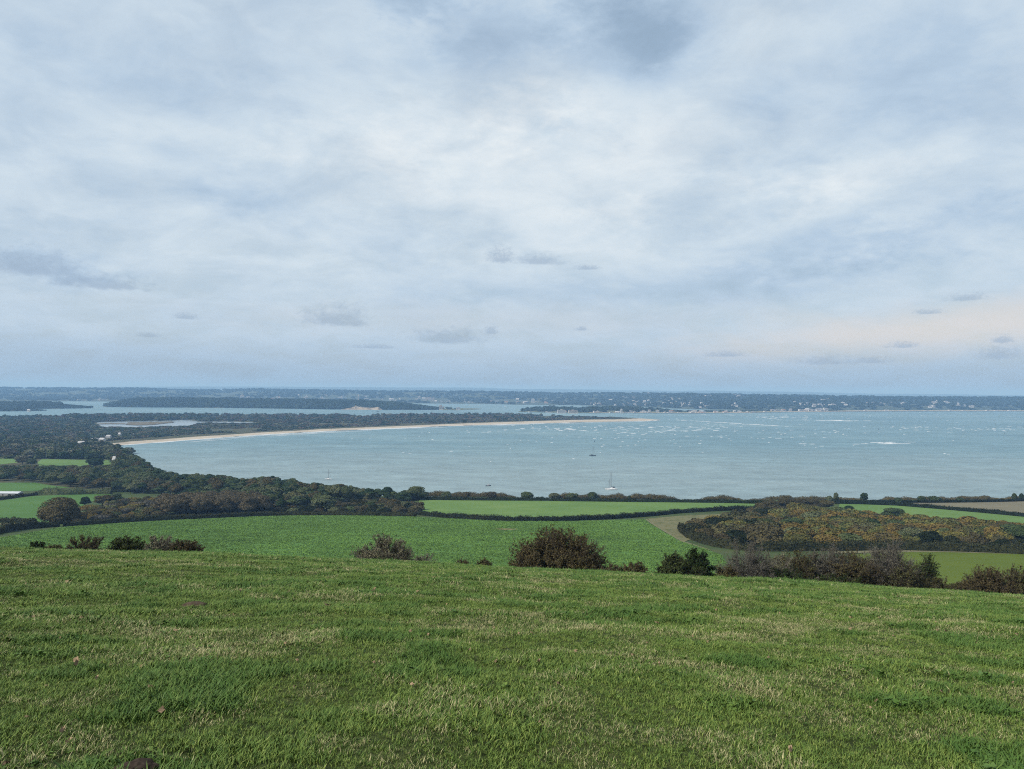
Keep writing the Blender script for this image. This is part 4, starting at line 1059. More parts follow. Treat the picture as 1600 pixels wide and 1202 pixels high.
# far mainland: shore, wooded rise, ridge
MS = np.array([(-700, 625.5, 604.5, 9000), (-300, 626.2, 604, 9000), (0, 627, 605.2, 8600), (100, 627.3, 606.5, 8600), (165, 627.8, 606.3, 8600), (220, 628, 606.2, 8600), (300, 628.6, 609.5, 8600), (340, 629, 609, 8600), (400, 629.5, 607.8, 8600), (500, 630, 609.8, 8600), (600, 630.4, 611, 8400), (670, 630.8, 611.3, 8400), (760, 631.5, 612.3, 8200), (800, 632.6, 613.2, 8000), (860, 633.2, 614.3, 7800), (900, 633.6, 614.3, 7600), (1000, 636.0, 614.5, 7200), (1040, 638.2, 615, 7000), (1100, 640.2, 616, 6800), (1200, 641.4, 617.2, 6600), (1280, 641.9, 618.5, 6500), (1400, 642.0, 620.6, 6500), (1500, 642.1, 621, 6500), (1600, 642.3, 621.2, 6600), (1800, 643, 622.5, 6800), (2300, 645, 626, 7200)])
nc = 520; pc = np.linspace(-700, 2300, nc)
msi = lambda k: np.interp(pc, MS[:, 0], MS[:, k]) + (1.6 * (fbm(pc / 45, pc * 0 + 2, 19, 4) - 0.5) if k == 2 else 0)
shore = sea_pt(pc, msi(1)); rd = msi(3)
rz = EYE + raydir(pc, msi(2))[:, 2] * rd / raydir(pc, msi(2))[:, 1] - 9.0
rx = raydir(pc, msi(2))[:, 0] * rd / raydir(pc, msi(2))[:, 1]
TT = np.concatenate([np.linspace(0, 1, 40), [1.06, 1.15, 1.3]])
MX = shore[:, 0][None] + (rx - shore[:, 0])[None] * TT[:, None]; MY = shore[:, 1][None] + (rd - shore[:, 1])[None] * TT[:, None]
steep = sstep(pc, 1000, 1350)[None]
t_ = np.clip(TT, 0, 1)[:, None]
shp = (1 - steep) * (0.10 * sstep(t_, 0, 0.25) + 0.90 * sstep(t_, 0.18, 1.02)) + steep * (0.42 * sstep(t_, 0.02, 0.22) + 0.58 * sstep(t_, 0.1, 1.0))
MZ = 1.0 + (rz[None] - 1) * shp * (1 - 0.25 * np.clip(TT - 1, 0, 1)[:, None] * 3)
MZ += sstep(t_, 0.1, 0.3) * (1 - sstep(t_, 0.85, 1)) * 16 * (fbm(MX / 700, MY / 500, 15, 4) - 0.5)
MZ[0] = -1.0
nt = len(TT)
i_, j_ = np.meshgrid(np.arange(nt - 1), np.arange(nc - 1), indexing='ij')
mq = np.stack([i_ * nc + j_, i_ * nc + j_ + 1, (i_ + 1) * nc + j_ + 1, (i_ + 1) * nc + j_], -1).reshape(-1, 4)
m_far = grass_field('far_land', [(0.035, 0.050, 0.034), (0.050, 0.064, 0.040), (0.070, 0.075, 0.050)], 0.002, None, 0.95, 0.0, 0.01)
tag(link('far_hills', mesh_np('far_hills', np.stack([MX.ravel(), MY.ravel(), MZ.ravel()], -1), mq, [m_far], True)), 'far wooded shore rising to a long low ridge', kind='structure')


def main_at(p, t):
    """point on the far mainland: photo column p, t from shore (0) to ridge (1)"""
    jx = np.interp(p, pc, np.arange(nc)); k = np.interp(t, TT, np.arange(nt))
    j0 = np.clip(jx.astype(int), 0, nc - 2); k0 = np.clip(k.astype(int), 0, nt - 2); fj, fk = jx - j0, k - k0
    bi = lambda A_: (A_[k0, j0] * (1 - fj) + A_[k0, j0 + 1] * fj) * (1 - fk) + (A_[k0 + 1, j0] * (1 - fj) + A_[k0 + 1, j0 + 1] * fj) * fk
    return bi(MX), bi(MY), bi(MZ)


n = 9500
pp = rng.uniform(-160, 1760, n); tt = rng.uniform(0.02, 1.0, n) ** 0.8
tt[:1600] = rng.uniform(0.94, 1.02, 1600)
wood = fbm(pp / 40, tt * 9, 71, 4)
town = np.exp(-((pp - 620) / 230) ** 2) * (tt < 0.45)
ok = (wood + np.where(pp > 950, 0.12, 0) - town * 0.22 > 0.40) | (tt > 0.93)
pp, tt = pp[ok], tt[ok]; x, y, z = main_at(pp, tt); n = len(pp)
hh = rng.uniform(6, 20, n); wd = rng.uniform(18, 48, n)
meshes = [FARC['wood_far', q] for q in range(3)]
instancer('ridge_wood', np.column_stack([x, y, z - 1]), rng.uniform(0, 6.28, n), np.column_stack([wd / 10, wd / 10, hh / 7.8]), rng.integers(0, 3, n), meshes, 'woods over the far shore and ridge')

# farthest downs, faint
MS2 = np.array([(-700, 601), (-200, 603), (100, 605.5), (200, 604.6), (280, 604.0), (400, 604.2), (520, 604.9), (560, 605), (640, 605.4), (700, 605.4), (760, 606), (800, 607.8), (860, 608.2), (905, 608.4), (950, 609.3), (1000, 610.3), (1060, 611), (1110, 610.4), (1180, 611.8), (1240, 612.3), (1300, 613.7), (1360, 615.2), (1430, 615.5), (1510, 616.3), (1560, 617.5), (1700, 618.5), (2300, 624)])
pc2 = np.linspace(-700, 2300, 400); q2 = np.interp(pc2, MS2[:, 0], MS2[:, 1]) + 0.5 * (fbm(pc2 / 30, pc2 * 0, 9, 3) - 0.5)
rows = []
for d, hf in ((14500, 0.0), (16500, 0.45), (18000, 0.8), (20000, 1.0), (23000, 0.9)):
    dr = raydir(pc2, q2); k = 20000 / dr[:, 1]
    X_ = dr[:, 0] / dr[:, 1] * d; Zr = EYE + dr[:, 2] * k
    rows.append(np.stack([X_, np.full(400, d), -1 + (Zr + 1) * hf], -1))
Vd = np.array(rows).reshape(-1, 3); i_, j_ = np.meshgrid(np.arange(4), np.arange(399), indexing='ij')
tag(link('distant_downs', mesh_np('distant_downs', Vd, np.stack([i_ * 400 + j_, i_ * 400 + j_ + 1, (i_ + 1) * 400 + j_ + 1, (i_ + 1) * 400 + j_], -1).reshape(-1, 4), [m_far], True)), 'faint line of distant downs on the horizon', kind='structure')

# low inhabited peninsula in front of the ridge
sbk = [(806, 643.6), (830, 644.2), (880, 645.2), (930, 645.7), (965, 645.2), (1000, 645.6), (1080, 645.9), (1150, 645.4), (1200, 644.2), (1250, 643.6), (1330, 643.0), (1330, 641.6), (1200, 641.4), (1120, 642.6), (1040, 642.6), (980, 640.8), (900, 640.6), (845, 641), (815, 642)]
PEN, pen_z = island('peninsula', sbk, lambda p: np.interp(p, [806, 850, 980, 1040, 1330], [3, 5, 6, 4, 3]), lambda p: np.interp(p, [806, 830, 860, 900, 960, 1000, 1040, 1060, 1330], [13, 15, 17, 13, 18, 17, 9, 4, 4]), 'low built up peninsula across the harbour mouth', 'dark pines among the houses of the peninsula', 21, 8, 0.15, ('evergreen', 'wood_far'), (16, 30), m_isle, skip=lambda p, P: (fbm(p / 9, P[:, 1] / 60, 33, 2) < 0.40) | (sdist(P[:, 0], P[:, 1], smooth_poly([tuple(sea_pt(a, c)) for a, c in sbk], 2)) < np.where(p > 1000, 60, 25)))
psand = [tuple(sea_pt(a, c, 0.5)) for a, c in [(920, 645.75), (965, 645.4), (1000, 645.8), (1080, 646.1), (1150, 645.6), (1200, 644.5), (1260, 643.8), (1340, 643.2), (1450, 642.9), (1600, 642.9), (1720, 643.3), (1720, 642.2), (1600, 641.9), (1450, 641.9), (1340, 642), (1260, 642.6), (1200, 643.2), (1150, 644.1), (1080, 644.8), (1000, 644.7), (965, 644.6), (920, 645.3)]]
drape('far_beach', psand, m_sand, 2.2, 50, 'pale beach below the far cliffs and peninsula', zfun=lambda x, y: np.zeros(len(x)))

# ---------------------------------------------------------------- buildings far away
MW = [plain('white_render', (0.43, 0.425, 0.41), 0.8, 0.2, 0.08, 0.1), plain('cream_render', (0.42, 0.38, 0.32), 0.8, 0.2, 0.08, 0.1), plain('brick_wall', (0.34, 0.20, 0.15), 0.85, 0.2, 0.15, 0.1), plain('grey_concrete', (0.40, 0.40, 0.40), 0.8, 0.2, 0.1, 0.1)]
MR = [plain('slate_roof', (0.16, 0.16, 0.17), 0.8, 0.2, 0.1, 0.2), plain('tile_roof', (0.20, 0.13, 0.10), 0.8, 0.2, 0.1, 0.2), plain('pale_roof', (0.34, 0.335, 0.33), 0.7, 0.3, 0.1, 0.2)]
M_GLASS = plain('window_glass', (0.05, 0.06, 0.07), 0.15, 0.5, 0.1, 1.0)


def box(bm, x0, x1, y0, y1, z0, z1, mi=0):
    v = [bm.verts.new(c) for c in ((x0, y0, z0), (x1, y0, z0), (x1, y1, z0), (x0, y1, z0), (x0, y0, z1), (x1, y0, z1), (x1, y1, z1), (x0, y1, z1))]
    for q in ((3, 2, 1, 0), (4, 5, 6, 7), (0, 1, 5, 4), (1, 2, 6, 5), (2, 3, 7, 6), (3, 0, 4, 7)):
        f = bm.faces.new([v[k] for k in q]); f.material_index = mi


def house_mesh(kind, wall, roof):
    """unit house 10 wide, 8 deep, walls 5 high; slots: wall, roof, glass"""
    bm = bmesh.new()
    if kind == 'gable':
        box(bm, -5, 5, -4, 4, -3, 5)
        v = [bm.verts.new(c) for c in ((-5.4, -4.5, 4.9), (5.4, -4.5, 4.9), (5.4, 4.5, 4.9), (-5.4, 4.5, 4.9), (-5.4, 0, 8.2), (5.4, 0, 8.2))]
        for q in ((0, 1, 5, 4), (2, 3, 4, 5), (0, 4, 3), (1, 2, 5), (3, 2, 1, 0)):
            f = bm.faces.new([v[k] for k in q]); f.material_index = 1 if len(q) == 4 else 0
        box(bm, 2.5, 3.4, -0.4, 0.5, 7.2, 9.2, 2)
        for x_ in (-3.4, -1.0, 1.6):
            box(bm, x_, x_ + 1.3, -4.06, -3.9, 2.8, 4.3, 2)
            box(bm, x_, x_ + 1.3, -4.06, -3.9, 0.6, 2.1, 2)
    elif kind == 'block':
        box(bm, -5, 5, -4, 4, -3, 5); box(bm, -5.2, 5.2, -4.2, 4.2, 5.01, 5.35, 1)
        for z_ in (0.7, 2.1, 3.5): box(bm, -4.6, 4.6, -4.06, -3.9, z_, z_ + 0.75, 2)
        box(bm, -1.2, 1.4, -1.2, 1.2, 5.36, 6.2, 0)
    else:   # stepped block
        box(bm, -5, 1, -4, 4, -3, 5); box(bm, 1.01, 5, -4, 4, -3, 3.3); box(bm, -5.1, 1.1, -4.1, 4.1, 5.01, 5.3, 1); box(bm, 1.11, 5.1, -4.1, 4.1, 3.31, 3.5, 1)
        for z_ in (0.5, 1.9): box(bm, -4.6, 4.6, -4.06, -3.9, z_, z_ + 0.7, 2)
        box(bm, -4.6, 0.6, -4.06, -3.9, 3.5, 4.2, 2)
    return bm_mesh('house', bm, [MW[wall], MR[roof], M_GLASS])


HOUSE = {}
for kind in ('gable', 'block', 'stepped'):
    for w_, r_ in ((0, 0), (0, 2), (1, 1), (2, 1), (3, 2)): HOUSE[kind, w_, r_] = house_mesh(kind, w_, r_)


def house(x, y, z, w, h, key, label, group, rz=None, name='house', cat='house'):
    o = link(name, HOUSE[key]); o.location = (x, y, z); o.scale = (w / 10, w / 12 + 0.3, h / 5.0); o.rotation_euler = (0, 0, random.uniform(-0.4, 0.4) if rz is None else rz)
    tag(o, label, cat, group); return o


WHITE = [('gable', 0, 0), ('block', 0, 2), ('stepped', 0, 2), ('gable', 0, 2), ('block', 0, 0), ('block', 3, 2), ('gable', 1, 1)]
LOOK = {('gable', 0, 0): 'white gabled house', ('block', 0, 2): 'flat white block', ('stepped', 0, 2): 'stepped white block', ('gable', 0, 2): 'pale roofed white house', ('block', 0, 0): 'dark roofed white block', ('block', 3, 2): 'grey block', ('gable', 1, 1): 'cream tiled house'}


def far_house(x, y, z, w, h, keys, where, p, cuts, **kw):
    """a far house labelled by its look and by what it stands nearest to"""
    key = rnd.choice(keys); ph = cuts[-1][1]
    for lim, txt in cuts:
        if p < lim:
            ph = txt; break
    lab = ('wide ' if w > 19 else '') + LOOK[key] + ' ' + where + ' ' + ph
    return house(x, y, z, w, h, key, lab, lab + 's', **kw)




def solve_t(p, q):
    """t on the far mainland whose surface shows at photo row q in column p"""
    ts = np.linspace(0.0, 1.0, 300); x, y, z = main_at(np.full(300, float(p)), ts)
    d = np.stack([x, y, z - EYE], -1); k = d @ fwd; qq = CY - F * (d @ upv) / k
    i = np.argmin(np.abs(qq - q)); return x[i], y[i], z[i]


# town across the harbour
rnd = random.Random(5)
cnt = 0
town_l = []
for k in range(78):
    p = rnd.gauss(590, 130) if k < 62 else rnd.uniform(650, 1000)
    if p < 380 or p > 1010: continue
    base = np.interp(p, [380, 500, 650, 700, 800, 1000], [624.5, 625.5, 627.5, 629.5, 630.5, 631])
    q = base - abs(rnd.gauss(0, 2.6)); town_l.append((p, q))
for p, q in town_l:
    x, y, z = solve_t(p, q)
    far_house(x, y, z, rnd.uniform(12, 34), rnd.uniform(5, 11), WHITE, 'in the far town', p, [(470, 'left of the white tower'), (556, 'left of the dark tower'), (640, 'right of the dark tower'), (700, 'below the long cream building'), (820, 'towards the peninsula tip'), (9999, 'behind the peninsula tip')], name='town_building', cat='building'); cnt += 1
for p, q, w, h, key, lab in [
    (378.5, 624, 30, 33, ('block', 1, 2 - 1), 'tall pinkish cream tower block left of the town above the island wood'),
    (386, 624, 44, 17, ('stepped', 0, 2), 'long white wing beside the pinkish cream tower block'),
    (358, 624, 10, 20, ('block', 0, 2), 'thin white tower standing alone left of the cream tower block'),
    (433, 624.5, 10, 26, ('block', 0, 2), 'slim white tower at the left end of the town'),
    (479, 625.5, 26, 34, ('block', 0, 0), 'tall white tower block with dark top in the town'),
    (504, 625.5, 34, 30, ('stepped', 0, 2), 'broad white stepped block right of the white tower block'),
    (560, 624.5, 12, 40, ('block', 2, 0), 'tall dark tower in the middle of the town'),
    (575, 626.5, 60, 20, ('stepped', 0, 2), 'wide pale stepped block right of the dark tower'),
    (655, 623.5, 24, 24, ('block', 0, 2), 'white block on the rise above the harbour quay'),
    (672, 625, 80, 22, ('stepped', 1, 1), 'long cream stepped building at the right of the town'),
    (727, 627, 18, 18, ('stepped', 0, 2), 'bright white building near the shore right of the town'),
    (833, 629.5, 26, 30, ('block', 0, 2), 'bright white tower on the shore beyond the peninsula tip'),
    (1013, 617, 22, 18, ('block', 3, 2), 'grey block on the ridge top right of the peninsula'),
    (1195, 616.5, 10, 14, ('block', 3, 2), 'small grey tower on the ridge skyline'),
]:
    x, y, z = solve_t(p, q); house(x, y, z, w, h, key if key in HOUSE else ('block', 1, 1), lab, None, 0.05, 'tower_block', 'building')
# left far shore
for k in range(16):
    p = rnd.uniform(0, 165); x, y, z = solve_t(p, np.interp(p, [0, 165], [626.2, 626.8]) - rnd.uniform(0.3, 2.2))
    far_house(x, y, z, rnd.uniform(10, 24), rnd.uniform(5, 9), WHITE, 'on the far shore behind', p, [(60, 'the small left island'), (110, 'the small island middle'), (9999, 'the gap between the islands')]); cnt += 1
# shore below the ridge, behind the peninsula
for k in range(40):
    p = rnd.uniform(905, 1010); x, y, z = solve_t(p, np.interp(p, [900, 1000], [633, 635]) - rnd.uniform(0.2, 2.5))
    far_house(x, y, z, rnd.uniform(12, 26), rnd.uniform(6, 11), WHITE, 'on the far shore behind the peninsula', p, [(935, 'flats'), (975, 'pines'), (9999, 'tower house')]); cnt += 1
# wooded ridge slope
cl = [(1012, 629, 14, 2.5, 7), (1053, 631, 18, 2.5, 9), (1085, 633, 14, 2, 6), (1108, 636, 10, 2, 5), (1050, 624, 9, 1.5, 3), (1105, 620, 9, 1.0, 5), (1150, 621, 7, 1, 4), (1195, 625, 6, 1, 3), (1145, 635, 6, 1.5, 3),
      (1258, 626.5, 8, 1, 5), (1285, 627.5, 10, 1.5, 6), (1250, 633, 14, 2.5, 7), (1278, 634, 10, 2.5, 8), (1300, 636, 8, 2, 6), (1317, 633, 8, 2, 5), (1360, 632, 4, 1.5, 3), (1375, 633, 4, 1, 2), (1392, 632.5, 8, 1.2, 5),
      (1415, 632, 8, 1, 5), (1460, 630.5, 9, 1.2, 8), (1489, 630, 8, 1.5, 6), (1500, 634, 10, 1.8, 8), (1518, 637, 4, 1.2, 3), (1565, 622.6, 3, 0.5, 2), (1577, 623, 2, 0.3, 2), (1453, 637, 5, 1.5, 3), (985, 622.5, 10, 1.2, 4)]
for p0, q0, sp, sq, k in cl:
    for _ in range(k):
        x, y, z = solve_t(p0 + rnd.gauss(0, sp * 0.6), q0 + rnd.gauss(0, sq * 0.7))
        far_house(x, y, z + 4, rnd.uniform(12, 24), rnd.uniform(5.5, 9.5), WHITE[:6], 'low on the slope' if q0 > 630.5 else ('half way up the slope' if q0 > 624.5 else 'near the ridge top'), p0, [(990, 'behind the peninsula pines'), (1030, 'above the tower house'), (1070, 'above the bare beach start'), (1120, 'above the bare beach middle'), (1200, 'above the bare beach end'), (1265, 'above the seafront row, left'), (1305, 'above the seafront row, right'), (1350, 'just right of the seafront row'), (1425, 'above the first long whitecaps'), (1475, 'in the bright right cluster'), (1530, 'right of the bright cluster'), (9999, 'near the right edge')]); cnt += 1
# peninsula houses and the seafront row
for k in range(62):
    p = rnd.uniform(825, 1180) if k < 44 else rnd.uniform(1000, 1230)
    q = np.interp(p, [820, 880, 960, 1000, 1100, 1230], [643.3, 644.1, 644.3, 644.4, 644.6, 642.9]) - rnd.uniform(0.0, 0.7)
    x, y = sea_pt(p, q, 5.0)
    far_house(x, y, float(pen_z(np.array([x]), np.array([y]))[0]), rnd.uniform(10, 22), rnd.uniform(6, 11) if p < 1040 else rnd.uniform(4.0, 6.5), WHITE, 'on the low peninsula', p, [(860, 'near its left tip'), (905, 'beside the long hotel'), (950, 'right of the long flats'), (1000, 'among the tall pines'), (1040, 'at the end of the pines'), (1100, 'at the start of the bare beach'), (1160, 'in the middle of the bare beach'), (9999, 'at the end of the bare beach')]); cnt += 1
for k in range(34):
    p = rnd.uniform(1205, 1300) if k < 26 else rnd.uniform(1300, 1600); x, y = sea_pt(p, np.interp(p, [1200, 1300, 1600], [642.2, 641.7, 641.3]), 5.0)
    far_house(x, y, 3.0, rnd.uniform(12, 26), rnd.uniform(6, 12) if p < 1300 else 4.0, WHITE, 'on the far seafront,', p, [(1235, 'left end of the row'), (1270, 'middle of the row'), (1301, 'right end of the row'), (1450, 'below the bright cluster'), (9999, 'near the right edge')], name='seafront_building', cat='building'); cnt += 1
for p, q, w, h, lab in [(877, 644.9, 42, 14, 'long grey white hotel block on the peninsula shore'), (895, 644.9, 46, 13, 'long pinkish flats beside the grey hotel on the peninsula'), (971, 644.9, 10, 18, 'white tower house near the peninsula pines')]:
    x, y = sea_pt(p, q, 4.0); house(x, y, 2.5, w, h, ('block', 0 if w != 46 else 1, 2 if w != 46 else 1), lab, None, 0.0, 'tower_block', 'building')
print('houses', cnt)
# island cottages and castle
x, y = sea_pt(690, 639.6, 3); house(x, y, 2.5, 30, 22, ('stepped', 1, 1), 'tan stone castle at the right end of the harbour island', None, 0.1, 'castle', 'castle')
x, y = sea_pt(716, 640.6, 2); house(x, y, 2.5, 20, 8, ('gable', 0, 0), 'white boathouse on the grassy island spit', None, 0.1, 'boathouse', 'house')
x, y = sea_pt(45, 642.4, 3); house(x, y, 2.5, 11, 6, ('gable', 0, 2), 'white cottage among the trees of the left islet', None, 0.1, 'cottage', 'house')
for p, q, h in ((699, 640.2, 15), (704, 640.3, 13), (711, 640.4, 9), (693, 640.3, 8)):
    x, y = sea_pt(p, q, 2); place_tree('tree', ('round', 1), x, y, h, h * 1.5, 'evergreen', 'dark tree near the castle on the island spit', 'tree', 'trees by the island castle', z=2.0)

# village roofs in the wood by the beach
for k, (p, q, w, h, key, lab) in enumerate([
    (90, 694, 8, 5, ('gable', 0, 2), 'white cottage at the left of the village roofs in the wood'), (112, 697, 11, 4.5, ('gable', 1, 2 - 1), 'long low cream roofed building in the village wood'),
    (118, 693, 10, 4.5, ('block', 0, 2), 'flat white roofed building in the middle of the village'), (127, 698, 10, 5, ('gable', 0, 2), 'white roofed house below the flat roofed building'),
    (134, 692, 9, 4.5, ('block', 0, 2), 'pale roofed hut beside the beach car park'), (149, 690, 13, 4.5, ('block', 3, 2), 'long grey hut near the beach end'),
    (160, 692, 10, 5, ('gable', 0, 2), 'white beach cafe at the end of the sand'), (140, 700, 8, 4.5, ('gable', 1, 1), 'small cream cottage under the village trees'), (170, 687, 9, 5, ('gable', 3, 2), 'grey gabled house where beach meets the wood'),
    (187, 683, 5, 5, ('gable', 0, 2), 'white gabled lookout hut behind the beach'), (88, 711, 8, 5, ('gable', 0, 0), 'grey white house half hidden in the wood above the lawn')]):
    x, y = hit(p, q, 900, 0); key = key if key in HOUSE else ('gable', 1, 1)
    house(x, y, G(x, y) + 2.0, w, h, key, lab, None)
x, y = hit(178.5, 728, 700); house(x, y, G(x, y), 3.6, 7.5, ('gable', 0, 2), 'narrow pale cottage gable at the right end of the lawn', None, 0.0, 'cottage')

# ---------------------------------------------------------------- the long white roofed shed on the left
x, y = hit(6, 775, 400); zs = G(x, y)
root = empty('farm_shed', (x, y, zs), 0.02); tag(root, 'long low farm shed with white roof and white panels by the left meadow', 'shed')
bm = bmesh.new(); box(bm, -15, 14, -3.5, 3.5, -0.5, 2.6); link('wall', bm_mesh('wall', bm, [plain('shed_wall', (0.10, 0.09, 0.08), 0.9, 0.1, 0.2, 1)]), root)
bm = bmesh.new()
v = [bm.verts.new(c) for c in ((-15.5, -4.1, 2.55), (14.5, -4.1, 2.55), (14.5, 4.1, 2.55), (-15.5, 4.1, 2.55), (-15.5, 0, 3.9), (14.5, 0, 3.9), (-15.5, -4.1, 2.75), (14.5, -4.1, 2.75), (14.5, 4.1, 2.75), (-15.5, 4.1, 2.75))]
for q in ((6, 7, 5, 4), (8, 9, 4, 5), (0, 1, 7, 6), (2, 3, 9, 8), (1, 2, 8, 5, 7), (3, 0, 6, 4, 9), (3, 2, 1, 0)): bm.faces.new([v[k] for k in q])
link('roof', bm_mesh('roof', bm, [plain('white_sheet_roof', (0.42, 0.44, 0.46), 0.6, 0.3, 0.06, 0.5)]), root)
bm = bmesh.new(); box(bm, -2.0, 2.0, -0.05, 0.05, 0, 1.3); pm = bm_mesh('panel', bm, [MW[0]])
for k, xx in enumerate((-12.0, -6.5, -1.0, 4.0, 9.5)):
    o = link('panel', pm, root); o.location = (xx, -3.56, 0.9)

# ---------------------------------------------------------------- boats
M_HULLW = plain('white_gelcoat', (0.62, 0.62, 0.61), 0.35, 0.5, 0.03, 0.5); M_HULLD = plain('dark_hull', (0.035, 0.045, 0.06), 0.35, 0.5, 0.1, 0.5)
M_MAST = plain('mast_alloy', (0.12, 0.12, 0.13), 0.5, 0.4, 0.05, 1); M_COVER = plain('dark_canvas', (0.03, 0.04, 0.06), 0.9, 0.1, 0.1, 1)


def hull(L, B, Hh, draft=0.3, stern=0.75):
    """lofted hull along x, bow at +x"""
    ns = 12; vs = []
    for k in range(ns):
        t = k / (ns - 1); x = (t - 0.5) * L
        hb = B / 2 * (stern + (1 - stern) * min(1, t * 2.5)) * (1 - max(0, (t - 0.45) / 0.55) ** 2.2) + 0.03
        sh = Hh * (0.85 + 0.3 * t ** 2)
        for a, c in ((-1.0, sh), (-0.95, sh * 0.45), (-0.6, -draft * 0.5), (0, -draft), (0.6, -draft * 0.5), (0.95, sh * 0.45), (1.0, sh)): vs.append((x, a * hb, c))
    f = []
    for k in range(ns - 1):
        for m_ in range(6): f.append((k * 7 + m_, k * 7 + m_ + 1, (k + 1) * 7 + m_ + 1, (k + 1) * 7 + m_))
        f.append((k * 7 + 6, k * 7, (k + 1) * 7, (k + 1) * 7 + 6))
    me = mesh_np('hull', np.array(vs), np.array(f), [M_HULLW])
    bm = bmesh.new(); bm.from_mesh(me); bm.faces.new([bm.verts[k] for k in range(7)] if not bm.verts.ensure_lookup_table() else []) ; bm.faces.ensure_lookup_table()
    bmesh.ops.recalc_face_normals(bm, faces=bm.faces); bm.to_mesh(me); bm.free()
    return me


def rod(name, a, c, r0_, r1_, mat, parent, sides=6):
    P = np.array([[np.array(a) + (np.array(c) - np.array(a)) * t for t in (0, 0.5, 1)]]); v, f = tube_arr(P, np.array([[r0_, (r0_ + r1_) / 2, r1_]]), sides)
    return link(name, mesh_np(name, v, f, [mat], True), parent)


def cabin(name, x0, x1, w, z0, z1, mat, parent, sl=0.3):
    bm = bmesh.new(); box(bm, x0, x1, -w / 2, w / 2, z0, z1)
    for v in bm.verts:
        if v.co.z > (z0 + z1) / 2: v.co.y *= 0.82; v.co.x = (x0 + x1) / 2 + (v.co.x - (x0 + x1) / 2) * (1 - sl)
    bmesh.ops.bevel(bm, geom=bm.edges[:], offset=0.08, segments=1)
    return link(name, bm_mesh(name, bm, [mat]), parent)


def boat_at(p, q, name, label, rz):
    x, y = sea_pt(p, q); r_ = empty(name, (x, y, 0.0), rz); tag(r_, label, 'boat'); return r_


b_ = boat_at(955, 765.3, 'catamaran', 'white twin hulled catamaran with two bare masts anchored off the cliff', math.pi + 0.25)
hm_ = hull(13.8, 1.7, 1.5)
for s_ in (-2.6, 2.6): o = link('hull', hm_, b_); o.location = (0, s_, 0)
bm = bmesh.new(); box(bm, -5.0, 3.2, -2.6, 2.6, 0.95, 1.35); link('deck', bm_mesh('deck', bm, [M_HULLW]), b_)
cabin('cabin', -4.6, 0.8, 3.6, 1.36, 2.6, M_HULLW, b_); cabin('cockpit_cover', -4.4, -1.6, 3.8, 2.55, 3.4, M_COVER, b_)
rod('mast', (0.3, 0, 1.35), (0.3, 0, 21.0), 0.38, 0.26, M_MAST, b_); rod('boom', (0.3, 0, 3.4), (-4.8, 0, 3.3), 0.20, 0.16, M_COVER, b_)
rod('mizzen_mast', (2.9, 0, 1.35), (2.4, 0, 12.5), 0.28, 0.2, M_MAST, b_); rod('forestay', (6.4, 0, 1.5), (0.4, 0, 19.5), 0.05, 0.05, M_MAST, b_, 4); rod('backstay', (-5.5, 0, 1.5), (0.3, 0, 20.5), 0.04, 0.04, M_MAST, b_, 4)


def yacht(p, q, L, mh, mat, label, rz, cover=True):
    b_ = boat_at(p, q, 'sailing_yacht', label, rz)
    h_ = hull(L, L * 0.3, L * 0.11); h_.materials.clear(); h_.materials.append(mat); link('hull', h_, b_)
    cabin('cabin', -L * 0.18, L * 0.16, L * 0.17, L * 0.095, L * 0.165, M_HULLW if mat is M_HULLW else M_COVER, b_)
    rod('mast', (L * 0.06, 0, L * 0.1), (L * 0.06, 0, mh), 0.32, 0.22, M_MAST, b_); rod('boom', (L * 0.06, 0, L * 0.22), (-L * 0.34, 0, L * 0.21), 0.17, 0.14, M_COVER, b_)
    cabin('sprayhood', -L * 0.24, -L * 0.12, L * 0.17, L * 0.14, L * 0.22, M_COVER, b_)
    rod('forestay', (L * 0.48, 0, L * 0.12), (L * 0.06, 0, mh * 0.95), 0.06, 0.05, M_MAST, b_, 4); rod('backstay', (-L * 0.48, 0, L * 0.1), (L * 0.06, 0, mh), 0.04, 0.04, M_MAST, b_, 4)
    return b_


yacht(926, 712.6, 12.0, 18.5, M_HULLD, 'dark hulled yacht with bare mast out in the middle of the bay', 0.15)
yacht(513, 749.3, 9.2, 13.5, M_HULLW, 'white yacht with bare mast anchored near the wooded shore', -0.2)
b_ = boat_at(763, 759.5, 'motor_boat', 'small motor boat with white cabin near the cliff edge trees', 0.3)
h_ = hull(6.8, 2.5, 1.0); h_.materials.clear(); h_.materials.append(M_HULLD); link('hull', h_, b_)
cabin('cabin', -0.8, 1.5, 1.9, 0.95, 2.3, M_HULLW, b_); bm = bmesh.new(); box(bm, -0.7, 1.2, -0.98, 0.98, 1.5, 1.9); link('window', bm_mesh('window', bm, [M_GLASS]), b_); rod('aerial', (0.2, 0, 2.3), (0.2, 0, 4.6), 0.06, 0.04, M_MAST, b_, 4)
for k, (p, q, L, lab) in enumerate([(789.5, 636, 15, 'small white boat in the harbour right of the island spit'), (747, 634, 12, 'tiny white boat in the far harbour above the spit'), (734, 633.8, 10, 'tiny white boat left of another in the far harbour')]):
    b_ = boat_at(p, q, 'moored_boat', lab, 0.2); link('hull', hull(L, L * .3, L * .15), b_); cabin('cabin', -L * .2, L * .2, L * .22, L * .13, L * .3, M_HULLW, b_)
b_ = boat_at(590, 643.2, 'work_boat', 'small dark boat in the channel below the sandy bluff', 0.1); h_ = hull(16, 4.5, 2.0); h_.materials.clear(); h_.materials.append(M_HULLD); link('hull', h_, b_); cabin('cabin', -4, 0, 3, 1.9, 4.4, M_COVER, b_)


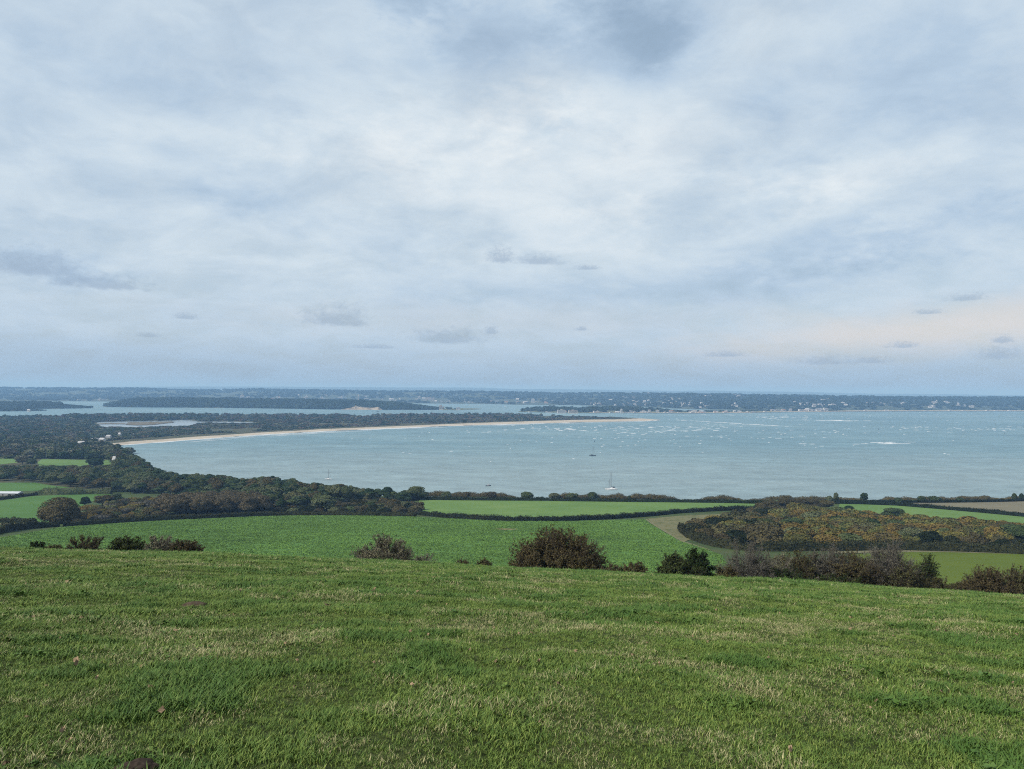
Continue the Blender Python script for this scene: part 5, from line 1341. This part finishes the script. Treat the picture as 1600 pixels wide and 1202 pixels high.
def buoy(p, q, hh, rr_, label, name='buoy'):
    x, y = sea_pt(p, q); r_ = empty(name, (x, y, 0)); tag(r_, label, 'buoy')
    P = np.array([[(0, 0, -0.3), (0, 0, 0.1), (0, 0, 0.8), (0, 0, 1.0)]]); v, f = tube_arr(P, np.array([[rr_ * .6, rr_, rr_, rr_ * .4]]), 10); link('float', mesh_np('float', v, f, [M_COVER], True), r_)
    rod('post', (0, 0, 0.9), (0, 0, hh), rr_ * .22, rr_ * .16, M_COVER, r_); cabin('topmark', -rr_ * .5, rr_ * .5, rr_, hh - 0.1, hh + rr_, M_COVER, r_)


buoy(998.5, 651, 9.0, 1.5, 'dark channel beacon off the tip of the sand spit')
buoy(929, 690.8, 2.6, 1.1, 'dark marker buoy above the dark hulled yacht')
buoy(1331, 665, 4.5, 1.3, 'dark buoy among the whitecaps in the right of the bay'); buoy(1373, 671.5, 4.0, 1.2, 'second dark buoy to the right among the whitecaps'); buoy(1570, 678, 2.5, 1.2, 'dark buoy near the right edge of the bay')

# ---------------------------------------------------------------- whitecaps and surf
m_foam = plain('sea_foam', (0.50, 0.52, 0.53), 0.9, 0.2, 0.05, 0.3)
foam_me = []
for k in range(6):
    r = np.random.default_rng(400 + k); n = 26
    u = np.linspace(-1, 1, n); wv_ = (1 - u ** 2) ** 0.6 * (0.35 + 0.65 * fbm(u * 3.5, u * 0 + k, 30 + k, 3)); off = 0.5 * (fbm(u * 2, u * 0 + k, 50 + k, 3) - 0.5)
    vs = []
    for a, w_, o_ in zip(u, wv_, off):
        for c, z_ in ((-1, -0.15), (-0.4, 0.7), (0.15, 1.0), (1, -0.15)): vs.append((a, o_ + c * w_ * 0.5, z_ * (0.4 + 0.6 * w_)))
    f = [(i * 4 + m_, (i + 1) * 4 + m_, (i + 1) * 4 + m_ + 1, i * 4 + m_ + 1) for i in range(n - 1) for m_ in range(3)]
    foam_me.append(mesh_np('whitecap', np.array(vs), np.array(f), [m_foam], True))
fp = []
rw = random.Random(9)


def caps(p0, q0, sp, sq, n, l0, l1, d=1.0):
    for _ in range(int(n * 1.5)): fp.append((rw.gauss(p0, sp), rw.gauss(q0, sq), rw.uniform(l0, l1), d))


caps(880, 672, 40, 2.2, 22, 8, 26); caps(960, 669, 60, 2.5, 30, 8, 26); caps(1070, 667, 40, 3, 26, 10, 34); caps(1060, 673, 25, 1.5, 14, 10, 26); caps(1000, 678, 45, 3, 14, 8, 20); caps(950, 685, 60, 3, 8, 7, 14)
caps(1220, 652.5, 25, 1.2, 26, 12, 40); caps(1310, 657.3, 25, 0.5, 18, 20, 60); caps(1200, 650, 40, 2, 14, 8, 24); caps(1350, 651, 60, 3, 18, 8, 22); caps(1385, 692.8, 24, 0.9, 12, 18, 40); caps(1262, 694, 6, 0.4, 3, 14, 26)
caps(1430, 669, 40, 2, 22, 8, 20); caps(1540, 671.5, 30, 2, 22, 8, 22); caps(1290, 675, 15, 1.5, 5, 8, 20); caps(1480, 709, 6, .4, 2, 8, 16); caps(1200, 677, 60, 8, 16, 8, 20); caps(760, 674, 20, 1.5, 7, 8, 18); caps(620, 684, 60, 4, 4, 5, 10)
caps(1150, 648, 50, 1.0, 16, 10, 30); caps(1420, 648, 60, 2, 10, 8, 18); caps(1560, 651, 20, 2, 5, 8, 14); caps(1000, 696, 60, 3, 4, 6, 10); caps(850, 668, 40, 2, 10, 8, 18)
caps(1250, 668, 140, 14, 40, 5, 13); caps(1000, 690, 180, 18, 22, 4, 9); caps(640, 707, 30, 1.5, 2, 5, 9)
for k in range(46):
    t = k / 45; fp.append((1058 + 150 * t + rw.gauss(0, 2), 656.4 + 9 * t + rw.gauss(0, .15), rw.uniform(18, 40), 0.8))
fp = np.array(fp); xy = sea_pt(fp[:, 0], fp[:, 1]); ok = (sdist(xy[:, 0], xy[:, 1], LAND) < -25) & (sdist(xy[:, 0], xy[:, 1], PEN) < -40); xy, fp = xy[ok], fp[ok]; n = len(fp)
dist = xy[:, 1]; ln = fp[:, 2] * 0.5
ln = ln * rng.uniform(0.35, 1.0, n)
dep = np.clip(rng.uniform(3, 8, n) * fp[:, 3] * (ln / 12 + 0.4), 2.0, 12)
instancer('whitecaps', np.column_stack([xy, np.zeros(n)]), rng.normal(0.0, 0.10, n), np.column_stack([ln, dep, rng.uniform(0.3, 0.9, n)]), rng.integers(0, 6, n), foam_me, 'white breaking wave crests scattered over the bay')
# surf along the beach
wl = np.array(wv); seg = np.hypot(*np.diff(wl, axis=0).T); Ls = np.concatenate([[0], np.cumsum(seg)])
sx_ = np.linspace(0, Ls[-1], 900); bx_, by_ = np.interp(sx_, Ls, wl[:, 0]), np.interp(sx_, Ls, wl[:, 1])
ker = np.ones(41) / 41; bx_ = np.convolve(np.pad(bx_, 20, mode='edge'), ker, 'valid'); by_ = np.convolve(np.pad(by_, 20, mode='edge'), ker, 'valid')
tx, ty = np.gradient(bx_), np.gradient(by_); l = np.hypot(tx, ty); nx, ny = ty / l, -tx / l
vs, fs = [], []
for row, (base, amp, wd_, sd_) in enumerate(((-8, 14, 17, 81), (20, 18, 8, 83), (48, 22, 5, 85))):
    o_ = base + amp * (fbm(sx_ / 60, sx_ * 0, sd_, 4)); w_ = np.maximum(0, wd_ * (fbm(sx_ / 90, sx_ * 0 + 3, sd_ + 40, 4) * 2.4 - (0.35 if row == 0 else 0.95)))
    st = len(vs)
    for k in range(900):
        for c, z_ in ((0, 0.05), (0.3, 0.55), (0.7, 0.5), (1, 0.05)): vs.append((bx_[k] + nx[k] * (o_[k] + c * w_[k]), by_[k] + ny[k] * (o_[k] + c * w_[k]), z_ if w_[k] > 0.2 else 0.02))
    for k in range(899):
        if w_[k] > 0.2 or w_[k + 1] > 0.2:
            for m_ in range(3): fs.append((st + k * 4 + m_, st + (k + 1) * 4 + m_, st + (k + 1) * 4 + m_ + 1, st + k * 4 + m_ + 1))
tag(link('surf', mesh_np('surf', np.array(vs), np.array(fs), [m_foam], True)), 'white surf lapping along the long beach', kind='stuff')


# ---------------------------------------------------------------- bushes on the brow
def bush_parts(kind, w, h, seed, nst, ntw, nleaf, leaf, lean=0.0, upright=0.35, leafr=(0.35, 1.05), twl=0.30, depth=None):
    r = np.random.default_rng(seed); d_ = depth or w * 0.8
    K = 6; t = np.linspace(0, 1, K)[None, :, None]

    def dome(n, lo=0.72, hi=1.08):
        ct = r.uniform(0.02, 1.0, n) ** 1.25; ph = r.uniform(0, 2 * math.pi, n); st_ = np.sqrt(1 - ct ** 2)
        k = r.uniform(lo, hi, n) * (0.84 + 0.32 * fbm(ph * 1.4 + 3, ct * 3.0, seed, 3))
        return np.stack([w / 2 * st_ * np.cos(ph) * k, d_ / 2 * st_ * np.sin(ph) * k, h * ct * k], -1)
    E = dome(nst); E[:, 0] += lean * E[:, 2]
    B0 = np.stack([r.normal(0, w * 0.07, nst), r.normal(0, d_ * 0.07, nst), np.full(nst, -0.2)], -1) + E * [0.30, 0.30, 0]
    C = B0 * 0.5 + E * [0.42, 0.42, 0.72] + r.normal(0, 0.05 * h, (nst, 3))
    P = (1 - t) ** 2 * B0[:, None] + 2 * t * (1 - t) * C[:, None] + t ** 2 * E[:, None]
    P += r.normal(0, 0.018 * h, P.shape) * np.linspace(0, 1, K)[None, :, None]
    ra = np.linspace(1, 0.25, K)[None] * r.uniform(0.022, 0.045, (nst, 1)) * (h / 3.2) ** 0.5
    v1, f1 = tube_arr(P, ra, 4)
    # twigs
    si = r.integers(0, nst, ntw); tt_ = r.uniform(0.3, 1.0, ntw); fi = tt_ * (K - 1); i0 = np.minimum(fi.astype(int), K - 2); fr = (fi - i0)[:, None]
    S0 = P[si, i0] * (1 - fr) + P[si, i0 + 1] * fr
    dirn = S0 / np.array([w / 2, d_ / 2, h]); dirn /= np.linalg.norm(dirn, axis=1)[:, None] + 1e-6
    dirn = dirn + r.normal(0, 0.55, (ntw, 3)); dirn[:, 2] += upright; dirn /= np.linalg.norm(dirn, axis=1)[:, None]
    L = r.uniform(0.4, 1.0, ntw)[:, None] * twl * h ** 0.7
    k3 = np.array([0, 0.5, 1.0])[None, :, None]
    bend = r.normal(0, 0.16, (ntw, 1, 3)) * L[:, None] * np.array([0, 1, 0])[None, :, None]
    Pt = S0[:, None] + dirn[:, None] * L[:, None] * k3 + bend
    v2, f2 = tube_arr(Pt, np.array([0.012, 0.009, 0.005])[None] * np.ones((ntw, 1)), 3)
    # side sprigs
    ns = ntw * 2; q = r.integers(0, ntw, ns); u = r.uniform(0.3, 1, (ns, 1)); S1 = Pt[q, 0] + (Pt[q, 2] - Pt[q, 0]) * u
    d2 = dirn[q] + r.normal(0, 0.7, (ns, 3)); d2[:, 2] += upright * 0.5; d2 /= np.linalg.norm(d2, axis=1)[:, None]
    Ps = S1[:, None] + d2[:, None] * (L[q] * r.uniform(0.25, 0.6, (ns, 1)))[:, None] * k3
    v3, f3 = tube_arr(Ps, np.array([0.008, 0.006, 0.004])[None] * np.ones((ns, 1)), 3)
    sm_ = mesh_np('stems', np.vstack([v1, v2, v3]), np.vstack([f1, f2 + len(v1), f3 + len(v1) + len(v2)]), [TWIG[kind]])
    lm = None
    if nleaf:
        q = r.integers(0, ns, nleaf); u = r.uniform(0.1, 1.05, (nleaf, 1)); Lp = Ps[q, 0] + (Ps[q, 2] - Ps[q, 0]) * u + r.normal(0, 0.03, (nleaf, 3))
        Lp = Lp[Lp[:, 2] > 0.02]
        N = Lp / np.array([w / 2, d_ / 2, h]); N /= np.linalg.norm(N, axis=1)[:, None] + 1e-6
        v, f = leaf_quads(Lp, N, leaf, r, 0.9, 0.6); lm = mesh_np('foliage', v, f, [FOL[kind]])
    return sm_, lm


def brow_bush(p, q_top, d, w_px, kind, label, seed, dens=1.0, leaf=0.11, nleaf=1.0, lean=0.0, upright=0.35, twl=0.30, squash=1.0):
    """bush standing at distance d whose top shows at photo row q_top"""
    dr = raydir(np.float64(p), np.float64(q_top)); x = dr[0] / dr[1] * d; ztop = EYE + dr[2] / dr[1] * d
    z = G(x, d); kx = 1.14 if p < 800 else 1.0; h = max(0.5, (ztop - z)) * kx; w = w_px / F * d * (1.16 if p < 800 else 1.04)
    vol = min(2.4, max(0.3, w * h / 16))
    sm_, lm = bush_parts(kind, w, h, seed, int(75 * vol * dens) + 16, int(1900 * vol * dens) + 140, int(15000 * vol * nleaf * dens), leaf, lean, upright, twl=twl)
    root = empty('bush', (x, d, z)); tag(root, label, 'bush', None)
    link('stems', sm_, root)
    if lm is not None: link('foliage', lm, root)
    return root


for k, a in enumerate([
    (57, 850, 57, 22, 'gorse', 'tiny dark bush, leftmost on the grassy brow', 1.2, 0.09, 1.0),
    (84, 852.5, 57, 26, 'russet', 'tiny low brown bush second from the left on the brow', 1.0, 0.08, 0.8),
    (134, 841, 58, 62, 'russet', 'brown twiggy low bush on the left of the brow', 1.6, 0.09, 0.6),
    (197, 843, 58, 50, 'gorse', 'dark leafy bush in the left group on the brow', 2.2, 0.11, 1.3),
    (247, 841, 58, 52, 'greybush', 'grey brown bush in the middle of the left group on the brow', 2.2, 0.09, 0.9),
    (289, 848, 57, 52, 'russet', 'dark reddish bush at the right end of the left group', 2.0, 0.09, 0.9),
    (601, 847, 59, 84, 'greybush', 'grey brown rounded bush with bare twigs standing alone on the brow', 2.8, 0.10, 0.9),
    (661, 868, 57, 36, 'greybush', 'small twiggy bush right of the rounded grey brown bush', 1.2, 0.08, 0.3),
    (757, 877, 56, 22, 'russet', 'tiny reddish bush alone on the brow left of the big dome', 1.2, 0.08, 0.9),
    (722, 881, 56, 24, 'russet', 'barely visible low brown tuft of scrub on the brow', 0.8, 0.07, 0.5),
    (868, 832, 61, 146, 'russet', 'large dome shaped reddish brown hawthorn bush on the brow', 2.6, 0.11, 1.2),
    (925, 851, 60, 50, 'russet', 'thin twiggy bush at the right side of the big dome', 0.6, 0.08, 0.25),
    (905, 868, 59, 66, 'russet', 'low dark red bramble at the foot of the big dome', 1.8, 0.10, 1.3),
    (955, 882, 58, 34, 'russet', 'low brown scrub right of the big dome', 1.0, 0.08, 0.7),
    (990, 880, 58, 44, 'russet', 'low russet bramble left of the dark evergreen gorse', 1.5, 0.09, 1.2),
    (1052, 866, 60, 46, 'gorse', 'dark evergreen gorse bush, left of two close together', 2.4, 0.12, 1.8),
    (1085, 861, 61, 54, 'gorse', 'taller dark evergreen gorse bush with bumpy top, right of two', 2.4, 0.12, 1.8),
    (1068, 882, 59, 74, 'broad', 'olive green low bush in front of the dark gorse', 2.2, 0.10, 1.5),
    (1135, 886, 60, 36, 'russet', 'small dark brown bush between gorse and pale thorn', 1.8, 0.10, 1.2),
    (1168, 852, 63, 84, 'bare', 'pale grey nearly leafless thorn bush beside the dark gorse', 1.5, 0.08, 0.55),
    (1208, 870, 64, 70, 'greybush', 'grey green bush beside the pale thorn', 2.0, 0.10, 1.0),
    (1245, 862, 66, 80, 'russet', 'rusty reddish bush in the middle of the long thicket', 1.9, 0.10, 1.0),
    (1290, 858, 66, 78, 'bare', 'grey purple twiggy bush in the middle of the long thicket', 2.0, 0.09, 0.8),
    (1330, 866, 65, 80, 'russet', 'dark tangled bush in the right of the long thicket', 2.2, 0.10, 1.0),
    (1383, 853, 66, 88, 'bare', 'tall grey twiggy dome at the right of the long thicket', 2.2, 0.09, 0.8),
    (1410, 886, 64, 60, 'russet', 'dark low bush at the foot of the grey twiggy dome', 2.0, 0.10, 1.0),
    (1445, 870, 68, 30, 'gorse', 'narrow dark upright shrub with spiky top against the olive field', 2.4, 0.11, 1.4),
    (1462, 902, 66, 72, 'russet', 'low dark brown bush below the narrow upright shrub', 2.0, 0.10, 1.1),
    (1300, 898, 63, 110, 'gorse', 'low olive bramble along the foot of the long thicket', 1.8, 0.10, 1.2),
    (1225, 892, 62, 90, 'gorse', 'low dark bramble under the grey green bush', 1.8, 0.10, 1.2),
    (1538, 890, 70, 84, 'russet', 'dark reddish brown bush at the right of the brow', 2.2, 0.11, 1.3),
    (1590, 893, 71, 80, 'russet', 'dark brown bush cut off by the right edge of the picture', 2.2, 0.11, 1.3),
    (1497, 914, 67, 40, 'russet', 'low dark gap filling bush left of the reddish brown bush', 1.8, 0.10, 1.2),
]):
    p, qt, d, wp, kind, lab, dens, leaf, nl = a
    if kind == 'broad': kind = 'gorse'
    brow_bush(p, qt, d, wp, kind, lab, 500 + k, dens, leaf, nl, 0.05, 0.35)

# ---------------------------------------------------------------- molehills
m_earth = plain('mole_earth', (0.035, 0.026, 0.020), 0.98, 0.05, 0.45, 25.0)
m_earth2 = plain('dry_earth', (0.060, 0.044, 0.030), 0.98, 0.05, 0.35, 12.0)


def gpix(p, q):
    """point of the near hillside at photo pixel (p, q)"""
    d = raydir(np.float64(p), np.float64(q)); Y = np.linspace(2.0, 60, 6000); t = Y / d[1]
    i = np.nonzero(EYE + d[2] * t <= ground(d[0] * t, Y))[0]
    return (d[0] * t[i[0]], Y[i[0]])


def molehill(p, q, w, h, mat, label, seed):
    x, y = gpix(p, q); r = np.random.default_rng(seed); bm = bmesh.new(); bmesh.ops.create_icosphere(bm, subdivisions=4, radius=1.0)
    for v in bm.verts:
        k = 1 + 0.35 * (float(fbm(np.array([v.co.x * 3 + 9]), np.array([v.co.y * 3 + v.co.z * 2]), seed, 4)[0]) - 0.5) + r.normal(0, 0.02)
        v.co = Vector((v.co.x * w / 2 * k, v.co.y * w * 0.45 * k, max(-0.05, v.co.z * h * k)))
    o = link('molehill', bm_mesh('molehill', bm, [mat])); o.location = (x, y, G(x, y)); tag(o, label, 'molehill'); return o


molehill(210, 1209, 0.27, 0.06, m_earth, 'fresh dark molehill at the bottom of the grass', 1)
molehill(303, 947, 0.40, 0.06, m_earth2, 'worn brown molehill in the grass below the left brow', 2)

# ---------------------------------------------------------------- pasture grass
mg, b, bs = new_mat('grass_blades')
at = b.node('ShaderNodeAttribute', attribute_name='dry', attribute_type='GEOMETRY'); lu = b.node('ShaderNodeAttribute', attribute_name='lush', attribute_type='INSTANCER'); dr_ = b.node('ShaderNodeAttribute', attribute_name='dryp', attribute_type='INSTANCER')
oi = b.node('ShaderNodeObjectInfo'); g = b.node('ShaderNodeNewGeometry')
green = b.ramp(b.m('ADD', b.m('MULTIPLY', at.outputs['Fac'], 0.6), b.m('MULTIPLY', oi.outputs['Random'], 0.4)), [(0.0, (0.030, 0.068, 0.011)), (0.4, (0.084, 0.138, 0.024)), (0.75, (0.160, 0.210, 0.042)), (1.0, (0.250, 0.270, 0.082))])
green = b.mix(b.m('MULTIPLY', lu.outputs['Fac'], 0.65), green, (0.032, 0.082, 0.012))
straw = b.ramp(g.outputs['Random Per Island'], [(0.0, (0.12, 0.13, 0.042)), (0.5, (0.20, 0.195, 0.080)), (1.0, (0.36, 0.33, 0.17))])
isdry = b.m('GREATER_THAN', b.m('ADD', at.outputs['Fac'], b.m('SUBTRACT', b.m('MULTIPLY', dr_.outputs['Fac'], 0.60), b.m('MULTIPLY', lu.outputs['Fac'], 0.55))), 1.0)
b.put(bs.inputs['Base Color'], b.mix(isdry, green, straw)); bs.inputs['Roughness'].default_value = 0.6; bs.inputs['Specular IOR Level'].default_value = 0.2
clumps = []
for k in range(10):
    r = np.random.default_rng(600 + k); nb_ = 16 if k < 6 else 13; vs, fs, dv = [], [], []
    spread = 0.045 if k < 6 else 0.06
    for m_ in range(nb_):
        a = r.uniform(0, 6.28); q = spread * math.sqrt(r.uniform(0, 1)); x0, y0 = math.cos(a) * q, math.sin(a) * q
        dry_ = r.uniform(0, 1); hgt = r.uniform(0.022, 0.068) * (1.35 if r.uniform() < 0.15 else 1) * (0.8 if dry_ > 0.8 else 1); az_ = r.uniform(0, 6.28); ben = r.uniform(0.2, 1.1) * hgt; wd_ = r.uniform(0.0022, 0.0042)
        dxx, dyy = math.cos(az_), math.sin(az_); wx, wy = -dyy * wd_, dxx * wd_; s = len(vs)
        for tt_, ww_ in ((0, 1.0), (0.5, 0.85)):
            cx_, cy_, cz_ = x0 + dxx * ben * tt_ ** 2, y0 + dyy * ben * tt_ ** 2, hgt * tt_ * (1 - 0.15 * tt_) - 0.006 * (tt_ == 0)
            vs += [(cx_ - wx * ww_, cy_ - wy * ww_, cz_), (cx_ + wx * ww_, cy_ + wy * ww_, cz_)]
        vs.append((x0 + dxx * ben, y0 + dyy * ben, hgt * 0.85)); fs += [(s, s + 1, s + 3), (s, s + 3, s + 2), (s + 2, s + 3, s + 4)]
        dv += [dry_] * 5
    me = mesh_np('grass_clump', np.array(vs), np.array(fs), [mg]); a_ = me.attributes.new('dry', 'FLOAT', 'POINT'); a_.data.foreach_set('value', np.array(dv, np.float32)); clumps.append(me)
for k in range(3):                       # low broad leaved weeds among the grass
    r = np.random.default_rng(650 + k); n = 9; a = r.uniform(0, 6.28, n); q = r.uniform(0.01, 0.05, n)
    v, f = leaf_quads(np.column_stack([np.cos(a) * q, np.sin(a) * q, r.uniform(0.02, 0.05, n)]), np.tile([0, 0, 1.0], (n, 1)), 0.032, r, 0.6)
    me = mesh_np('weed_rosette', v, f, [mg]); a_ = me.attributes.new('dry', 'FLOAT', 'POINT'); a_.data.foreach_set('value', r.uniform(0, 0.35, len(v)).astype(np.float32)); clumps.append(me)
m_dead = plain('dead_leaf', (0.20, 0.14, 0.085), 0.9, 0.1, 0.4, 30)
r = np.random.default_rng(660); v, f = leaf_quads(np.array([[0, 0, 0.05], [0.02, 0.01, 0.055]]), np.tile([0, 0, 1.0], (2, 1)), 0.036, r, 0.5); clumps.append(mesh_np('dead_leaf', v, f, [m_dead]))
PX, SC_, D_ = [], [], []
for d0, d1, den, sc in ((2.2, 4.6, 500, 1.0), (4.6, 7, 760, 1.0), (7, 10, 560, 1.05), (10, 15, 350, 1.2), (15, 22, 180, 1.5), (22, 32, 95, 1.9), (32, 46, 50, 2.4), (46, 66, 22, 3.0)):
    half = 0.78; area = (d1 ** 2 - d0 ** 2) * half; n = int(area * den)
    d = np.sqrt(rng.uniform(d0 ** 2, d1 ** 2, n)); x = d * rng.uniform(-half, half, n); PX.append(np.stack([x, d], -1)); SC_.append(np.full(n, sc))
PX = np.vstack(PX); sc = np.concatenate(SC_)
for mx_, my_, mr_ in ((*gpix(210, 1205), 0.15), (*gpix(303, 947), 0.26)):
    kp = np.hypot(PX[:, 0] - mx_, PX[:, 1] - my_) > mr_ * rng.uniform(0.8, 1.15, len(PX)); PX, sc = PX[kp], sc[kp]
n = len(PX)
lush = sstep(fbm(PX[:, 0] / 0.9, PX[:, 1] / 0.7, 101, 3), 0.56, 0.70) * 0.9 + 0.35 * sstep(fbm(PX[:, 0] / 6, PX[:, 1] / 5, 105, 3), 0.5, 0.7)
lush = np.clip(lush * (0.7 + 0.6 * fbm(PX[:, 0] / 0.3, PX[:, 1] / 0.3, 161, 2)), 0, 1); dryp = 0.65 * sstep(fbm(PX[:, 0] / 0.55, PX[:, 1] / 0.45, 111, 3), 0.46, 0.68) + 0.55 * sstep(fbm(PX[:, 0] / 3.0, PX[:, 1] / 2.2, 117, 3), 0.46, 0.62)
sz = sc * rng.uniform(0.6, 1.35, n) * (0.55 + 0.60 * lush + 0.40 * sstep(fbm(PX[:, 0] / 0.8, PX[:, 1] / 0.8, 141, 3), 0.4, 0.75))
sz3 = np.column_stack([sz, sz, sz * (0.25 + 0.75 / sc)])
gi_ = rng.integers(0, 10, n); wz = fbm(PX[:, 0] / 1.3, PX[:, 1] / 1.1, 151, 3) > 0.56; u_ = rng.uniform(0, 1, n); gi_ = np.where(wz & (u_ < 0.04), rng.integers(10, 13, n), gi_); gi_ = np.where((u_ > 0.9988) & (PX[:, 1] < 16), 13, gi_)
print('grass', n)
instancer('pasture_grass', np.column_stack([PX, ground(PX[:, 0], PX[:, 1]) - 0.004]), rng.uniform(0, 6.28, n), sz3, gi_, clumps, 'rough pasture grass with straw blades and dark tufts', extra={'lush': lush, 'dryp': dryp}, tilt=rng.normal(0, 0.12, (n, 2)))

# ---------------------------------------------------------------- leafy crop in the broad field
mcp, b, bs = new_mat('crop_leaf'); g = b.node('ShaderNodeNewGeometry'); oi = b.node('ShaderNodeObjectInfo')
cc = b.ramp(b.m('ADD', b.m('MULTIPLY', g.outputs['Random Per Island'], 0.6), b.m('MULTIPLY', oi.outputs['Random'], 0.4)), [(0.0, (0.080, 0.152, 0.028)), (0.5, (0.094, 0.174, 0.034)), (1.0, (0.114, 0.200, 0.046))])
tn = b.ss(b.m('ADD', b.m('MULTIPLY', b.noise(g.outputs['Position'], 0.018, 4, 0.6), 0.6), b.m('MULTIPLY', b.noise(b.v('MULTIPLY', g.outputs['Position'], (0.3, 1, 1)), 0.09, 3), 0.4)), 0.36, 0.64, 0.74, 1.2, 'LINEAR')
cc = b.mix(1.0, cc, b.comb(tn, tn, tn), 'MULTIPLY')
b.put(bs.inputs['Base Color'], cc); bs.inputs['Roughness'].default_value = 0.7; bs.inputs['Specular IOR Level'].default_value = 0.08
tufts = []
for k in range(5):
    r = np.random.default_rng(700 + k); n = 13; a = r.uniform(0, 6.28, n); q = np.sqrt(r.uniform(0, 1, n)) * 0.55
    P_ = np.column_stack([np.cos(a) * q, np.sin(a) * q, r.uniform(0.05, 0.20, n)]); v, f = leaf_quads(P_, np.tile([0, 0, 1.0], (n, 1)), 0.36, r, 0.45)
    tufts.append(mesh_np('crop_tuft', v, f, [mcp]))
c = scatter_in(F1, 1.15, 0.5); c = c[(c[:, 1] > 238)]
c = c[np.hypot((c[:, 0] - bare1[0]) / 9, (c[:, 1] - bare1[1]) / 5) > 0.8]
c = c[fbm(c[:, 0] / 6, c[:, 1] / 6, 131, 3) > 0.27]
tl_ = np.abs((c[:, 0] * 0.62 + c[:, 1] * 0.78 + 5 * fbm(c[:, 0] / 90, c[:, 1] / 90, 133, 2)) % 24 - 12); c = c[(tl_ > 0.9) | (rng.uniform(0, 1, len(c)) < 0.35)]; n = len(c); print('crop', n)
instancer('crop_plants', np.column_stack([c, ground(c[:, 0], c[:, 1]) + 0.15]), rng.uniform(0, 6.28, n), rng.uniform(0.6, 1.35, n), rng.integers(0, 5, n), tufts, 'low leafy green crop covering the broad field')
